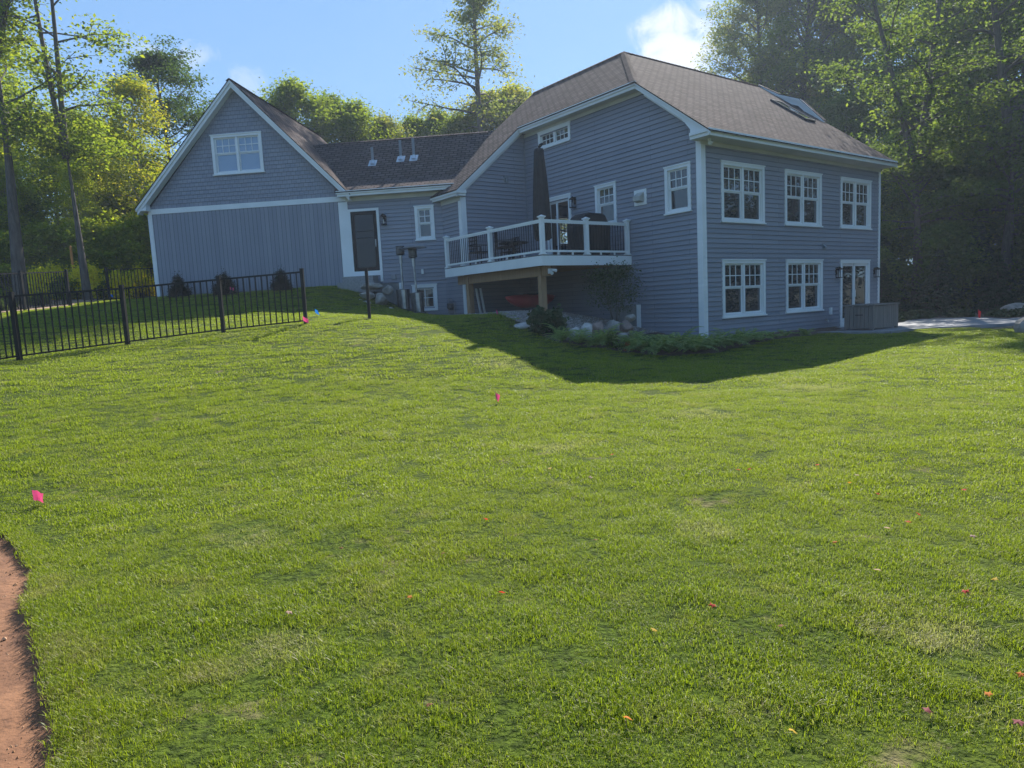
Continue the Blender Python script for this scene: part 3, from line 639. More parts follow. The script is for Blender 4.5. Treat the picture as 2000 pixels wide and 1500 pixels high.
# skylight on the front plane
def on_pr(x, y, h=0): n = Vector((0, -.6008, .7994)); return Vector((x, y, PR(y)))+n*h
mb = MB(FH)
sx0, sx1, sy0, sy1 = 8.05, 8.72, 1.75, 3.12
for (a0, a1, b0, b1) in ((sx0, sx1, sy0, sy0+.07), (sx0, sx1, sy1-.07, sy1), (sx0, sx0+.07, sy0+.07, sy1-.07), (sx1-.07, sx1, sy0+.07, sy1-.07)):
    P_ = [on_pr(x, y, h) for h in (.0, .07) for y in (b0, b1) for x in (a0, a1)]
    mb.add(P_, [(0, 2, 3, 1), (4, 5, 7, 6), (0, 1, 5, 4), (2, 6, 7, 3), (0, 4, 6, 2), (1, 3, 7, 5)])
sk = obj('skylight', mb, simple('bronze_cladding', (.06, .06, .065), (.04, .04, .045), .4), HOUSE)
mb = MB(FH); mb.add([on_pr(x, y, .055) for x, y in ((sx0+.06, sy0+.06), (sx1-.06, sy0+.06), (sx1-.06, sy1-.06), (sx0+.06, sy1-.06))], [(0, 1, 2, 3)])
obj('glass', mb, glass_mat('skylight_glass', (.5, .5, .5), .05, (.12, .13, .10)), sk, recalc=False)

# --- garage wing
W_G = wallframe(FG, (0, 0), (7.27, 0)); gap = 8.346
def GZ(x): return gap-1.04*abs(x-3.722)
mb = MB(); backing(mb, W_G, [(0, .75), (7.5, .75), (7.5, 4.2), (3.722, 8.1), (0, 4.2)], [inner((2.67, 4.556, 5.192, 6.587))], -.02)
for p, q in (((0, 7.6), (0, 0)), ((7.45, 0), (7.45, 7.6)), ((7.45, 7.6), (0, 7.6))):
    Wg = wallframe(FG, p, q); ln = (Vector(q)-Vector(p)).length
    backing(mb, Wg, [(0, .5), (ln, .5), (ln, 4.1), (ln/2, 8.0), (0, 4.1)] if p[1] == q[1] else [(0, .5), (ln, .5), (ln, 4.1), (0, 4.1)])
obj('wall', mb, M_board, HOUSE, recalc=False)
mb = MB(W_G); mb.add([(.12, .012, 1.06), (7.17, .012, 1.06), (7.17, .012, 3.99), (.12, .012, 3.99)], [(0, 1, 2, 3)], [[(.12, 1.06), (7.17, 1.06), (7.17, 3.99), (.12, 3.99)]])
obj('wall', mb, M_board, HOUSE, recalc=False)
GW = (2.67, 4.556, 5.192, 6.587)
mb = MB(); siding(mb, W_G, [(.05, 4.16), (7.35, 4.16), (3.722, 8.14)], [inner(GW)], .139, .018); obj('wall', mb, M_shingle, HOUSE, recalc=False)
window(W_G, *GW, 2, upper=.46, glass=M_blind)
trim('band_board', M_white, [(-.0, 7.45, -.01, .034, 3.985, 4.165)], W_G)
trim('corner_board', M_white, [(-.03, .125, -.01, .034, .98, 3.985)], W_G)
trim('corner_board', M_white, [(7.165, 7.50, -.01, .036, 1.15, 3.96)], W_G)
obj('foundation', MB(FG).box(.0, 7.3, -.015, .3, .5, 1.06), M_conc, HOUSE)
for sgn in (-1, 1):
    xe = 3.722+sgn*3.958
    pts = [(xe, GZ(xe)), (3.722, gap)]
    if sgn > 0: pts = pts[::-1]
    mb = MB(FG); board_y(mb, -.30, -.265, pts, .035, .275); obj('rake_board', mb, M_white, HOUSE)
    mb = MB(FG); board_y(mb, -.345, -.3005, [(x+(sgn*.03 if z < 5 else 0), z-(.03 if z < 5 else 0)) for x, z in pts], .03, .14); obj('rake_molding', mb, M_white, HOUSE)
    mb = MB(FG); board_y(mb, -.264, -.002, pts, .225, .25); obj('soffit', mb, M_white, HOUSE)
    roof([(xe+sgn*.06, -.36, GZ(xe+sgn*.06)), (xe+sgn*.06, 7.75, GZ(xe+sgn*.06)), (3.722, 7.75, gap), (3.722, -.36, gap)], FG)
mb = MB(FG); mb.prism([(-.27, 4.09), (.10, 4.09), (.10, 4.17), (.06, 4.44), (-.06, 4.36), (-.236, 4.19)], 1, -.262, -.002); obj('cornice_return', mb, M_white, HOUSE)
mb = MB(FG); mb.prism([(-.27, 4.09), (.11, 4.09), (.11, 4.165), (-.25, 4.165)], 1, -.30, -.2625); mb.box(-.27, -.235, -.262, 7.7, 4.09, 4.2); obj('cornice_return', mb, M_white, HOUSE)
obj('ridge_cap', cap((3.722, -.36, gap), (3.722, 7.75, gap), FG), M_roof, HOUSE, recalc=False)

# --- link wing
W_K = wallframe(FG, (7.5, 0), (11.0, 0)); k0 = 7.5
KD = (7.59-k0, 8.525-k0, 1.515, 3.60)
KW1 = (9.898-k0, 10.587-k0, 2.466, 3.653); KW2 = (9.639-k0, 10.527-k0, .012, .931)
hol = [inner(KW1), inner(KW2), (7.62-k0, 8.5-k0, 1.5, 3.58)]
mb = MB()
siding(mb, W_K, [(.0, 1.05), (11.1-k0, 1.05), (11.1-k0, 3.975), (.0, 3.975)], hol)
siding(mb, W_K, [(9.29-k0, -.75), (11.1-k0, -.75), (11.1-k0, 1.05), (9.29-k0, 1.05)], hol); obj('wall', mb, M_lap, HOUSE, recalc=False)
mb = MB(); backing(mb, W_K, [(-.3, -.9), (11.2-k0, -.9), (11.2-k0, 4.3), (-.3, 4.3)], hol, -.03)
obj('wall', mb, M_int, HOUSE, recalc=False)
obj('foundation', MB(FG).box(7.3, 9.2, -.012, .3, -.6, 1.045), M_conc, HOUSE)
trim('corner_board', M_white, [(9.175-k0, 9.30-k0, -.01, .036, -.6, 1.045)], W_K)
trim('frieze_board', M_cream, [(-.05, 11.1-k0, .0, .04, 3.965, 4.12)], W_K)
obj('fascia', MB(FG).box(7.265, 11.45, -.35, -.316, 4.10, 4.25), M_white, HOUSE)
obj('crown_molding', MB(FG).box(7.235, 11.5, -.395, -.3505, 4.185, 4.285), M_white, HOUSE)
obj('soffit', MB(FG).box(7.27, 11.4, -.316, -.0, 4.103, 4.125), M_cream, HOUSE)
roof([(7.2, -.41, 4.255), (11.55, -.41, 4.255), (11.9, .6, 4.75), (6.9, .6, 4.75)], FG, .03)
roof([(6.9, .6, 4.751), (11.9, .6, 4.751), (12.9, 2.63, 6.64), (5.3, 2.63, 6.64)], FG, .03)
roof([(5.3, 2.63, 6.64), (12.9, 2.63, 6.64), (12.9, 6.2, 4.3), (7.4, 6.2, 4.3)], FG, .03)
obj('ridge_cap', cap((5.35, 2.63, 6.64), (12.3, 2.63, 6.64), FG, .11), M_roof, HOUSE, recalc=False)
# back wall of the link
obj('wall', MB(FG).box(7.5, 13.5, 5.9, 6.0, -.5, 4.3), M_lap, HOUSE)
window(W_K, *KW1, 1, upper=.5, grid=(2, 2)); window(W_K, *KW2, 1, awning=True, grid=(2, 2), sill=False)
# vent stacks with flashing
for x, y, h in ((8.09, 1.45, .72), (9.14, 1.55, .86), (9.63, 1.55, .90)):
    zr = 4.751+(y-.6)*.931
    v = obj('vent_stack', MB(FG).tube([(x, y, zr-.1), (x, y, zr+h*.78)], .052, 12), M_grayp, HOUSE, smooth=False)
    mb = MB(FG); mb.lathe([(.12, -.06), (.075, .03), (.062, .09)], (x, y, zr+.02), 12)
    mb.add([(x-.15, y-.17, zr-.17*.93+.02), (x+.15, y-.17, zr-.17*.93+.02), (x+.15, y+.12, zr+.12*.93+.02), (x-.15, y+.12, zr+.12*.93+.02)], [(0, 1, 2, 3)])
    obj('flashing', mb, simple('vent_flashing', (.55, .58, .62), (.45, .48, .5), .35, 6, metal=.6), v)
# storm door
mb = MB(W_K); a, b, z0, z1 = KD
mb.box(a, b, -.03, .05, z1-.12, z1); mb.box(a, b, -.03, .05, z0, z0+.13); mb.box(a, a+.12, -.03, .05, z0+.13, z1-.12); mb.box(b-.12, b, -.03, .05, z0+.13, z1-.12)
door = obj('storm_door', mb, M_black, HOUSE)
obj('glass', MB(W_K).add([(a+.1, .02, z0+.1), (b-.1, .02, z0+.1), (b-.1, .02, z1-.1), (a+.1, .02, z1-.1)], [(0, 1, 2, 3)]), M_doorglass, door, recalc=False)
mb = MB(W_K); mb.box(a+.15, b-.15, .026, .034, 2.66, 2.675); mb.box(a+.15, b-.15, .026, .034, 2.9, 2.915); obj('door_grille', mb, M_black, door)
mb = MB(W_K); mb.box(b-.09, b-.06, .05, .10, 2.35, 2.6); obj('handle', mb, M_steel, door)
mb = MB(W_K); mb.box(b, b+.09, -.01, .045, 1.12, z1+.09); mb.box(a-.09, b, -.01, .045, z1, z1+.09); mb.box(a-.09, a, -.01, .045, 1.35, z1); mb.box(a-.09, b, -.01, .05, 1.35, z0)
obj('door_casing', mb, M_white, HOUSE)
# patio door on right face
a, b, z0, z1 = PD
mb = MB(W_R); mb.box(a, a+.11, -.02, .045, z0-.4, z1); mb.box(b-.11, b, -.02, .045, z0-.4, z1); mb.box(a+.11, b-.11, -.02, .045, z1-.11, z1); mb.box(a-.02, b+.02, -.02, .06, z1-.02, z1+.012)
mb.box(a+.11, b-.11, -.02, .05, z0-.4, z0+.05)
pd = obj('patio_door', mb, M_white, HOUSE); ai, bi, zi, zt = a+.11, b-.11, z0+.05, z1-.11; mid = (ai+bi)/2
for s0, s1, o in ((ai, mid+.03, -.05), (mid-.03, bi, -.025)):
    mb = MB(W_R); mb.box(s0, s0+.085, o-.018, o+.018, zi, zt); mb.box(s1-.085, s1, o-.018, o+.018, zi, zt); mb.box(s0+.085, s1-.085, o-.018, o+.018, zt-.09, zt); mb.box(s0+.085, s1-.085, o-.018, o+.018, zi, zi+.12)
    obj('sash', mb, M_sash, pd); obj('glass', MB(W_R).add([(s0+.05, o, zi+.05), (s1-.05, o, zi+.05), (s1-.05, o, zt-.05), (s0+.05, o, zt-.05)], [(0, 1, 2, 3)]), M_glass, pd, recalc=False)
obj('handle', MB(W_R).box(mid+.0, mid+.025, -.005, .03, -.25, 0), M_sash, pd)
# sliding glass door on the deck
a, b, z0, z1 = DD
mb = MB(W_L); mb.box(a, a+.10, -.06, .045, z0, z1); mb.box(b-.10, b, -.06, .045, z0, z1); mb.box(a+.10, b-.10, -.06, .045, z1-.10, z1); mb.box(a-.02, b+.02, -.02, .062, z1-.02, z1+.03)
dd = obj('sliding_door', mb, M_white, HOUSE); ai, bi, zi, zt = a+.10, b-.10, z0, z1-.10; mid = (ai+bi)/2-.1
for s0, s1, o in ((ai, mid+.04, -.055), (mid-.04, bi, -.03)):
    mb = MB(W_L); mb.box(s0, s0+.085, o-.02, o+.02, zi, zt); mb.box(s1-.085, s1, o-.02, o+.02, zi, zt); mb.box(s0+.085, s1-.085, o-.02, o+.02, zt-.09, zt); mb.box(s0+.085, s1-.085, o-.02, o+.02, zi, zi+.13)
    obj('sash', mb, M_sash, dd); obj('glass', MB(W_L).add([(s0+.05, o, zi+.05), (s1-.05, o, zi+.05), (s1-.05, o, zt-.05), (s0+.05, o, zt-.05)], [(0, 1, 2, 3)]), M_clear, dd, recalc=False)
# far kitchen window frame
mb = MB(W_N); s0, s1, z0, z1 = KW
mb.box(s0, s0+.09, -.12, .03, z0, z1); mb.box(s1-.09, s1, -.12, .03, z0, z1); mb.box(s0+.09, s1-.09, -.12, .03, z1-.09, z1); mb.box(s0+.09, s1-.09, -.12, .03, z0, z0+.09); mb.box(s0+.09, s1-.09, -.08, .0, (z0+z1)/2-.03, (z0+z1)/2+.03)
obj('window', mb, M_white, HOUSE)
# wall lanterns
def lantern(W, s, z, sc=1.0):
    mb = MB(W); mb.box(s-.05*sc, s+.05*sc, 0, .03, z-.1*sc, z+.14*sc); mb.box(s-.015, s+.015, .03, .14*sc, z+.12*sc, z+.145*sc)
    c = (s, .13*sc); h = .085*sc
    mb.box(c[0]-h, c[0]+h, c[1]-h, c[1]+h, z+.06*sc, z+.085*sc); mb.box(c[0]-h, c[0]+h, c[1]-h, c[1]+h, z-.22*sc, z-.195*sc)
    mb.add([(c[0]-h, c[1]-h, z+.085*sc), (c[0]+h, c[1]-h, z+.085*sc), (c[0]+h, c[1]+h, z+.085*sc), (c[0]-h, c[1]+h, z+.085*sc), (c[0], c[1], z+.17*sc)], [(0, 1, 4), (1, 2, 4), (2, 3, 4), (3, 0, 4)])
    for dx in (-1, 1):
        for dy in (-1, 1): mb.box(c[0]+dx*h-(.012 if dx > 0 else 0), c[0]+dx*h+(.012 if dx < 0 else 0), c[1]+dy*h-(.012 if dy > 0 else 0), c[1]+dy*h+(.012 if dy < 0 else 0), z-.195*sc, z+.06*sc)
    l = obj('wall_lantern', mb, M_black, HOUSE)
    obj('bulb', MB(W).tube([(c[0], c[1], z-.19*sc), (c[0], c[1], z-.1*sc), (c[0], c[1], z-.03*sc)], [.012, .022*sc, .008], 8), simple('frosted_glass', (.6, .6, .55)), l)
lantern(W_K, 8.80-k0, 3.30, 1.0); lantern(W_L, LY-5.05, 3.32, .95); lantern(W_R, 6.93, .62, .95); lantern(W_R, 9.50, .60, .95)
# vent hood and small fittings
mb = MB(W_L); s0, s1, z0, z1 = LY-2.42, LY-1.935, 2.78, 3.228
mb.box(s0, s0+.06, 0, .035, z0, z1); mb.box(s1-.06, s1, 0, .035, z0, z1); mb.box(s0+.06, s1-.06, 0, .035, z1-.06, z1); mb.box(s0+.06, s1-.06, 0, .035, z0, z0+.06); mb.box(s0+.06, s1-.06, 0, .03, z0+.06, z1-.06)
vh = obj('wall_vent', mb, M_white, HOUSE)
mb = MB(W_L); mb.prism([(.03, z1-.08), (.20, z1-.2), (.20, z0+.12), (.03, z0+.08)], 0, s0+.1, s1-.1); obj('vent_hood', mb, simple('vent_plastic', (.5, .49, .45), (.4, .39, .36)), vh)
mb = MB(W_C); mb.box(1.80, 1.98, .01, .045, 4.32, 4.53); mb.box(1.83, 1.95, .045, .09, 4.31, 4.45); obj('wall_vent', mb, M_grayp, HOUSE)
mb = MB(W_R); mb.box(6.04, 6.2, .01, .03, 1.36, 1.53); mb.prism([(.03, 1.5), (.12, 1.42), (.12, 1.37), (.03, 1.37)], 0, 6.06, 6.18); obj('wall_vent', mb, M_grayp, HOUSE)
mb = MB(W_R); mb.box(6.49, 6.60, .01, .07, -.78, -.55); obj('outlet_cover', mb, M_white, HOUSE)
mb = MB(W_R); mb.tube([(6.25, .0, -.95), (6.25, .10, -.95), (6.25, .13, -1.02)], .02, 8); mb.lathe([(.035, 0), (.035, .015)], (6.25, .06, -.92), 10); obj('faucet', mb, M_steel, HOUSE)
mb = MB(W_K); mb.box(10.02-k0, 10.10-k0, .01, .09, 1.30, 1.47); obj('outlet_cover', mb, M_sash, HOUSE)
mb = MB(W_K); mb.box(8.92-k0, 9.08-k0, .01, .07, 1.17, 1.34); obj('outlet_cover', mb, M_grayp, HOUSE)
mb = MB(W_K); mb.lathe([(.035, 0), (.05, -.05), (.03, -.12)], (3.0, .06, 4.1), 10)
# security light under front eave corner
mb = MB(FH); mb.lathe([(.05, 0), (.05, -.04), (.03, -.06)], (.05, -.25, 4.149), 10); mb.tube([(.05, -.25, 4.08), (.10, -.30, 4.03)], [.03, .05], 8); mb.tube([(.05, -.25, 4.08), (-.02, -.30, 4.03)], [.03, .05], 8)
obj('security_light', mb, M_sash, HOUSE)
obj('foundation', MB(FH).box(-.03, .2, 2.44, 3.6, -1.5, -.16), M_conc, HOUSE)
# gas meter on the short wall
mb = MB(W_S); s = .75
mb.tube([(s-.2, .12, -.35), (s-.2, .12, .32), (s-.1, .14, .38), (s-.02, .14, .30)], .018, 8); mb.tube([(s+.16, .10, -.4), (s+.16, .10, .30), (s+.05, .12, .36)], .016, 8); mb.tube([(s-.05, .14, .3), (s+.02, .14, .36), (s+.05, .12, .34)], .02, 8)
gm = obj('gas_meter', mb, M_grayp, HOUSE)
mb = MB(W_S); mb.lathe([(.08, -.09), (.11, -.07), (.12, 0), (.11, .07), (.08, .09)], (s, .15, .10), 14); mb.box(s-.09, s+.09, .06, .24, .05, .22); obj('meter_body', mb, M_meter, gm)

# ------------------------------------------------------------------ steps at the storm door
st = empty('granite_steps', wpt(FG, 8, -.3, 1.0), 'gray granite steps below the dark storm door', 'steps', rz=R(-6.339))
obj('tread', MB(FG).box(7.32, 8.42, -.62, -.03, 1.12, 1.32), M_granite, st); obj('riser_block', MB(FG).box(7.22, 8.52, -.86, -.03, .75, 1.12), M_granite, st)

# ------------------------------------------------------------------ DECK
DK = empty('deck', wpt(FH, -1.7, 5.2, -.2), 'raised deck with white railing and black balusters on cedar posts', 'deck', rz=R(36.215))
X0, Y0, Y1 = -3.478, 2.625, 7.60
mb = MB(FH)
y = Y0
while y < Y1-.02: mb.box(X0-.02, -.03, y, min(y+.135, Y1), 1.345, 1.372); y += .142
obj('deck_board', mb, M_deck, DK)
obj('fascia', MB(FH).box(X0-.03, X0, Y0-.03, 7.73, 1.075, 1.343), M_white, DK)
obj('fascia', MB(FH).box(X0, -.03, Y0-.03, Y0, 1.075, 1.343), M_white, DK)
mb = MB(FH)
for i in range(9): x = X0+.25+i*.4; mb.box(x-.02, x+.02, Y0+.01, Y1, 1.09, 1.34)
obj('joist', mb, M_cedar, DK)
obj('beam', MB(FH).box(-3.20, -3.05, 2.78, 7.45, .81, 1.085), M_cedar, DK)
for y in (3.12, 6.87):
    mb = MB(FH); mb.box(-3.21, -3.04, y-.09, y+.09, -.7, .80); mb.box(-3.235, -3.2015, y-.09, y+.03, .45, 1.06); obj('post', mb, M_cedar, DK)
def rail_post(x, y):
    mb = MB(FH); mb.box(x-.055, x+.055, y-.055, y+.055, 1.39, 2.36); mb.box(x-.085, x+.085, y-.085, y+.085, 1.373, 1.40); mb.box(x-.07, x+.07, y-.07, y+.07, 1.40, 1.42)
    p = obj('railing_post', mb, M_white, DK)
    mb = MB(FH); mb.box(x-.068, x+.068, y-.068, y+.068, 2.355, 2.375); mb.box(x-.088, x+.088, y-.088, y+.088, 2.375, 2.40)
    mb.add([(x-.088, y-.088, 2.40), (x+.088, y-.088, 2.40), (x+.088, y+.088, 2.40), (x-.088, y+.088, 2.40), (x, y, 2.445)], [(0, 1, 4), (1, 2, 4), (2, 3, 4), (3, 0, 4)]); obj('post_cap', mb, M_white, p)
PX, PY = -3.427, 2.66
posts = [(PX, 7.66), (PX, 5.14), (PX, PY), (-1.79, PY), (-.13, PY)]
for x, y in posts: rail_post(x, y)
for (xa, ya), (xb, yb) in zip(posts[:-1], posts[1:]):
    A, B = Vector((xa, ya, 0)), Vector((xb, yb, 0)); d = (B-A).normalized(); ln = (B-A).length
    Wd = Matrix.Identity(4); nn = d.cross(Vector((0, 0, 1)))
    for i, v in enumerate((d, nn, Vector((0, 0, 1)), A)):
        for j in range(3): Wd[j][i] = v[j]
    Wd = FH @ Wd
    mb = MB(Wd); mb.box(.055, ln-.055, -.032, .032, 2.285, 2.325); mb.box(.055, ln-.055, -.022, .022, 2.235, 2.285); obj('rail', mb, M_white, DK)
    mb = MB(Wd); mb.box(.055, ln-.055, -.025, .025, 1.445, 1.50); obj('rail', mb, M_white, DK)
    for q in (ln/3, 2*ln/3): obj('rail_foot', MB(Wd).box(q-.02, q+.02, -.02, .02, 1.373, 1.445), M_white, DK)
    nb = int((ln-.11)/.105); step = (ln-.11)/nb
    for i in range(1, nb): obj('baluster', MB(Wd).tube([(.055+i*step, 0, 1.50), (.055+i*step, 0, 2.236)], .0095, 6), M_black, DK)
mb = MB(FH); mb.tube([(-3.1, 2.76, .98), (-3.02, 2.60, .93)], [.025, .05], 8); mb.tube([(-3.13, 2.77, .93), (-3.16, 2.62, .86)], [.025, .05], 8); mb.box(-3.18, -3.06, 2.74, 2.779, .86, 1.0); obj('security_light', mb, M_sash, DK)

# things on the deck
c = wpt(FH, -2.68, 3.55, 1.373)
um = empty('patio_umbrella', c, 'closed charcoal patio umbrella standing on the deck', 'umbrella')
F = Matrix.Translation(c) @ Matrix.Scale(.875, 4)
rng = random.Random(4)
def folds(prof, n=28, ph=0, amp=.18):
    vs = []; fs = []
    for i, (r, z) in enumerate(prof):
        for k in range(n):
            t = 2*math.pi*k/n; rr = r*(1+amp*math.cos(t*7+ph+z*.8)); vs.append((rr*math.cos(t), rr*math.sin(t), z))
    for i in range(len(prof)-1):
        for k in range(n): fs.append([i*n+k, i*n+(k+1) % n, (i+1)*n+(k+1) % n, (i+1)*n+k])
    fs += [list(range(n))[::-1], [(len(prof)-1)*n+k for k in range(n)]]
    return vs, fs
v_, f_ = folds([(.18, .55), (.26, .62), (.27, 1.2), (.235, 1.9), (.20, 2.6), (.165, 3.1), (.145, 3.42), (.12, 3.5)])
obj('canopy', MB(F).add(v_, f_), M_dark, um, smooth=True)
obj('pole', MB(F).tube([(0, 0, 0), (0, 0, 3.6)], .025, 8), M_black, um); obj('finial', MB(F).tube([(0, 0, 3.48), (.05, 0, 3.6), (.13, .02, 3.66)], [.05, .06, .04], 8), M_dark, um)
obj('base', MB(F).lathe([(.32, 0), (.32, .05), (.08, .1), (.05, .3)], (0, 0, 0), 18), M_black, um)
c = wpt(FH, -1.05, 3.35, 1.373); gr = empty('covered_grill', c, 'large grill under a charcoal cover by the deck railing', 'grill', rz=R(36.215))
F = Matrix.Translation(c) @ Matrix.Rotation(R(36.215), 4, 'Z')
mb = MB(F)
prof = [(-.60, .06), (.58, .06), (.60, .88), (.50, 1.02), (.40, 1.20), (.30, 1.26), (-.28, 1.27), (-.42, 1.18), (-.58, 1.0), (-.62, .86)]
rows = []
for yy, s_ in ((-.33, .97), (-.30, 1.0), (.27, 1.0), (.31, .97)):
    rows.append([(x*s_+.012*math.sin(z*9+yy*6), yy+.015*math.sin(x*11+z*5), .06+(z-.06)*s_) for x, z in prof])
n = len(prof); vs = [p for r_ in rows for p in r_]; fs = [[i*n+k, i*n+(k+1) % n, (i+1)*n+(k+1) % n, (i+1)*n+k] for i in range(3) for k in range(n)]+[list(range(n))[::-1], [3*n+k for k in range(n)]]
obj('cover', mb.add(vs, fs), M_dark, gr)
mb = MB(F)
for x in (-.5, .5):
    for yy in (-.25, .22): mb.lathe([(.03, 0), (.045, .01), (.045, .05), (.03, .06)], (x, yy, 0), 10)
obj('caster', mb, M_black, gr)
def chair(F, loc, label, group='dark metal chairs on the deck'):
    ch = empty('deck_chair', loc, label, 'chair', group)
    F = Matrix.Translation(loc) @ F
    obj('seat', MB(F).box(-.24, .24, -.24, .24, .42, .46), M_black, ch)
    mb = MB(F)
    for i in range(5): mb.box(-.2+i*.1-.012, -.2+i*.1+.012, .22, .245, .46, .92)
    for z in (.55, .68, .80, .92): mb.box(-.25, .25, .215, .25, z-.012, z+.012)
    obj('backrest', mb, M_black, ch)
    for x in (-.23, .23):
        for yy in (-.22, .23): obj('leg', MB(F).box(x-.015, x+.015, yy-.015, yy+.015, 0, .42 if yy < 0 else .46), M_black, ch)
        mb = MB(F); mb.box(x-.02, x+.02, -.23, .23, .64, .665); mb.box(x-.012, x+.012, -.22, -.195, .42, .64); obj('armrest', mb, M_black, ch)
R_ = lambda a: Matrix.Rotation(R(a), 4, 'Z')
chair(R_(126), wpt(FH, -2.75, 6.75, 1.373), 'dark metal chair at the far left end of the deck')
chair(R_(100), wpt(FH, -2.85, 5.25, 1.373), 'dark metal chair behind the middle railing post, nearest the umbrella')
chair(R_(-60), wpt(FH, -1.6, 6.6, 1.373), 'dark metal chair beyond the deck table, against the back wall')
c = wpt(FH, -2.1, 5.75, 1.373); tb = empty('deck_table', c, 'low dark table between the chairs on the deck', 'table'); F = Matrix.Translation(c)
obj('tabletop', MB(F).lathe([(.45, .62), (.48, .63), (.48, .66), (.45, .67)], (0, 0, 0), 24), M_black, tb)
for a in range(4): obj('leg', MB(F).tube([(.33*math.cos(a*1.571), .33*math.sin(a*1.571), 0), (.25*math.cos(a*1.571), .25*math.sin(a*1.571), .63)], .016, 6), M_black, tb)

# ------------------------------------------------------------------ under the deck
def blade_obj(): pass
def spot(x, y, dz=0): return Vector((x, y, gz(x, y)+dz))
mbk = MB(); c = wpt(FH, -1.35, 5.9, .02)
ky = empty('kayak', c, 'red kayak resting on the gravel under the deck', 'kayak')
F = Matrix.Translation(c) @ Matrix.Rotation(R(48), 4, 'Z') @ Matrix.Scale(.85, 4) @ Matrix.Scale(1.5, 4, Vector((0, 0, 1)))
vs = []; fs = []; nS, nR = 15, 14
for i in range(nS):
    t = i/(nS-1)*2-1; w_ = .33*(1-abs(t)**2.4)+.01; h = .17*(1-abs(t)**3)+.02; zc = .10+.12*abs(t)**3
    for k in range(nR): a = 2*math.pi*k/nR; vs.append((t*1.5, w_*math.cos(a), zc+h*math.sin(a)*(1 if math.sin(a) > 0 else .9)))
for i in range(nS-1):
    for k in range(nR): fs.append([i*nR+k, i*nR+(k+1) % nR, (i+1)*nR+(k+1) % nR, (i+1)*nR+k])
fs += [list(range(nR))[::-1], [(nS-1)*nR+k for k in range(nR)]]
obj('hull', MB(F).add(vs, fs), M_red, ky, smooth=True)
vs = []; 
for r_, z in ((1, 0), (1.08, .035), (.92, .035), (.86, -.02)): vs += [(.40*r_*math.cos(2*math.pi*k/16), .20*r_*math.sin(2*math.pi*k/16), .265+z) for k in range(16)]
obj('cockpit_rim', MB(F).add(vs, [[i*16+k, i*16+(k+1) % 16, (i+1)*16+(k+1) % 16, (i+1)*16+k] for i in range(3) for k in range(16)]+[[48+k for k in range(16)]]), M_black, ky)
for i, (x, y, lb) in enumerate(((-2.45, 7.3, 'white board leaning on the wall under the deck, left one'), (-2.28, 7.3, 'white board leaning on the wall under the deck, right one'))):
    c = wpt(FH, x, y, -.22); F = Matrix.Translation(c) @ Matrix.Rotation(R(36.2), 4, 'Z') @ Matrix.Rotation(R(-9), 4, 'Y')
    tag(obj('white_board', MB(F).box(-.03, .03, -.02, .02, 0, .9), M_white, origin=c), lb, 'board', 'white boards under the deck')
# gravel bed under the deck
gp = [P2(FH, -3.75, 7.6), P2(FH, -3.95, 5.0), P2(FH, -4.1, 3.3), (.35, 18.75), (1.1, 18.45), (2.2, 18.55), (3.0, 18.9), P2(FH, -.02, 1.6), P2(FH, -.02, 7.6)]
grid_obj('gravel_bed', np.arange(-3.5, 5, .1), np.arange(17.5, 26, .1), lambda x, y: pip(x, y, gp), .02, M_gravel)
rg = np.random.default_rng(5)
def scatter_in(poly, n, rg):
    P_ = np.array(poly); lo, hi = P_.min(0), P_.max(0); o = []
    while len(o) < n:
        q = rg.uniform(lo, hi, (n*3, 2)); m = pip(q[:, 0], q[:, 1], poly); o += [tuple(v) for v in q[m]]
    return np.array(o[:n])
# pebbles of the gravel bed as one uncountable mass
pts = scatter_in(gp, 7000, rg); zs = gz_arr(pts[:, 0], pts[:, 1]); V = []; 
tet = np.array([[1, 0, 0], [0, 1, 0], [-1, 0, 0], [0, -1, 0], [0, 0, .8]])
fcs = [(0, 1, 4), (1, 2, 4), (2, 3, 4), (3, 0, 4)]
a = rg.uniform(0, 6.28, len(pts)); r0 = rg.uniform(.015, .04, len(pts))
K = tet[None]*r0[:, None, None]*np.stack([rg.uniform(.8, 1.3, len(pts)), rg.uniform(.7, 1, len(pts)), rg.uniform(.6, 1.1, len(pts))], -1)[:, None]
ca, sa = np.cos(a)[:, None], np.sin(a)[:, None]; X = K[..., 0]*ca-K[..., 1]*sa+pts[:, 0:1]; Y = K[..., 0]*sa+K[..., 1]*ca+pts[:, 1:2]; Z = K[..., 2]+zs[:, None]+.02
K = np.stack([X, Y, Z], -1); T = np.concatenate([K[:, list(f)] for f in fcs], 0)
def peb_mat():
    m = leaf_mat('pebble_stone', [(.16, .14, .12), (.30, .27, .24), (.48, .45, .42)], 0.0, .9); return m
tag(quads_object('gravel', T, np.tile(rg.uniform(0, 1, len(pts)), 4), peb_mat(), k=3), 'tan and gray gravel spread under the deck', 'gravel', kind='stuff')

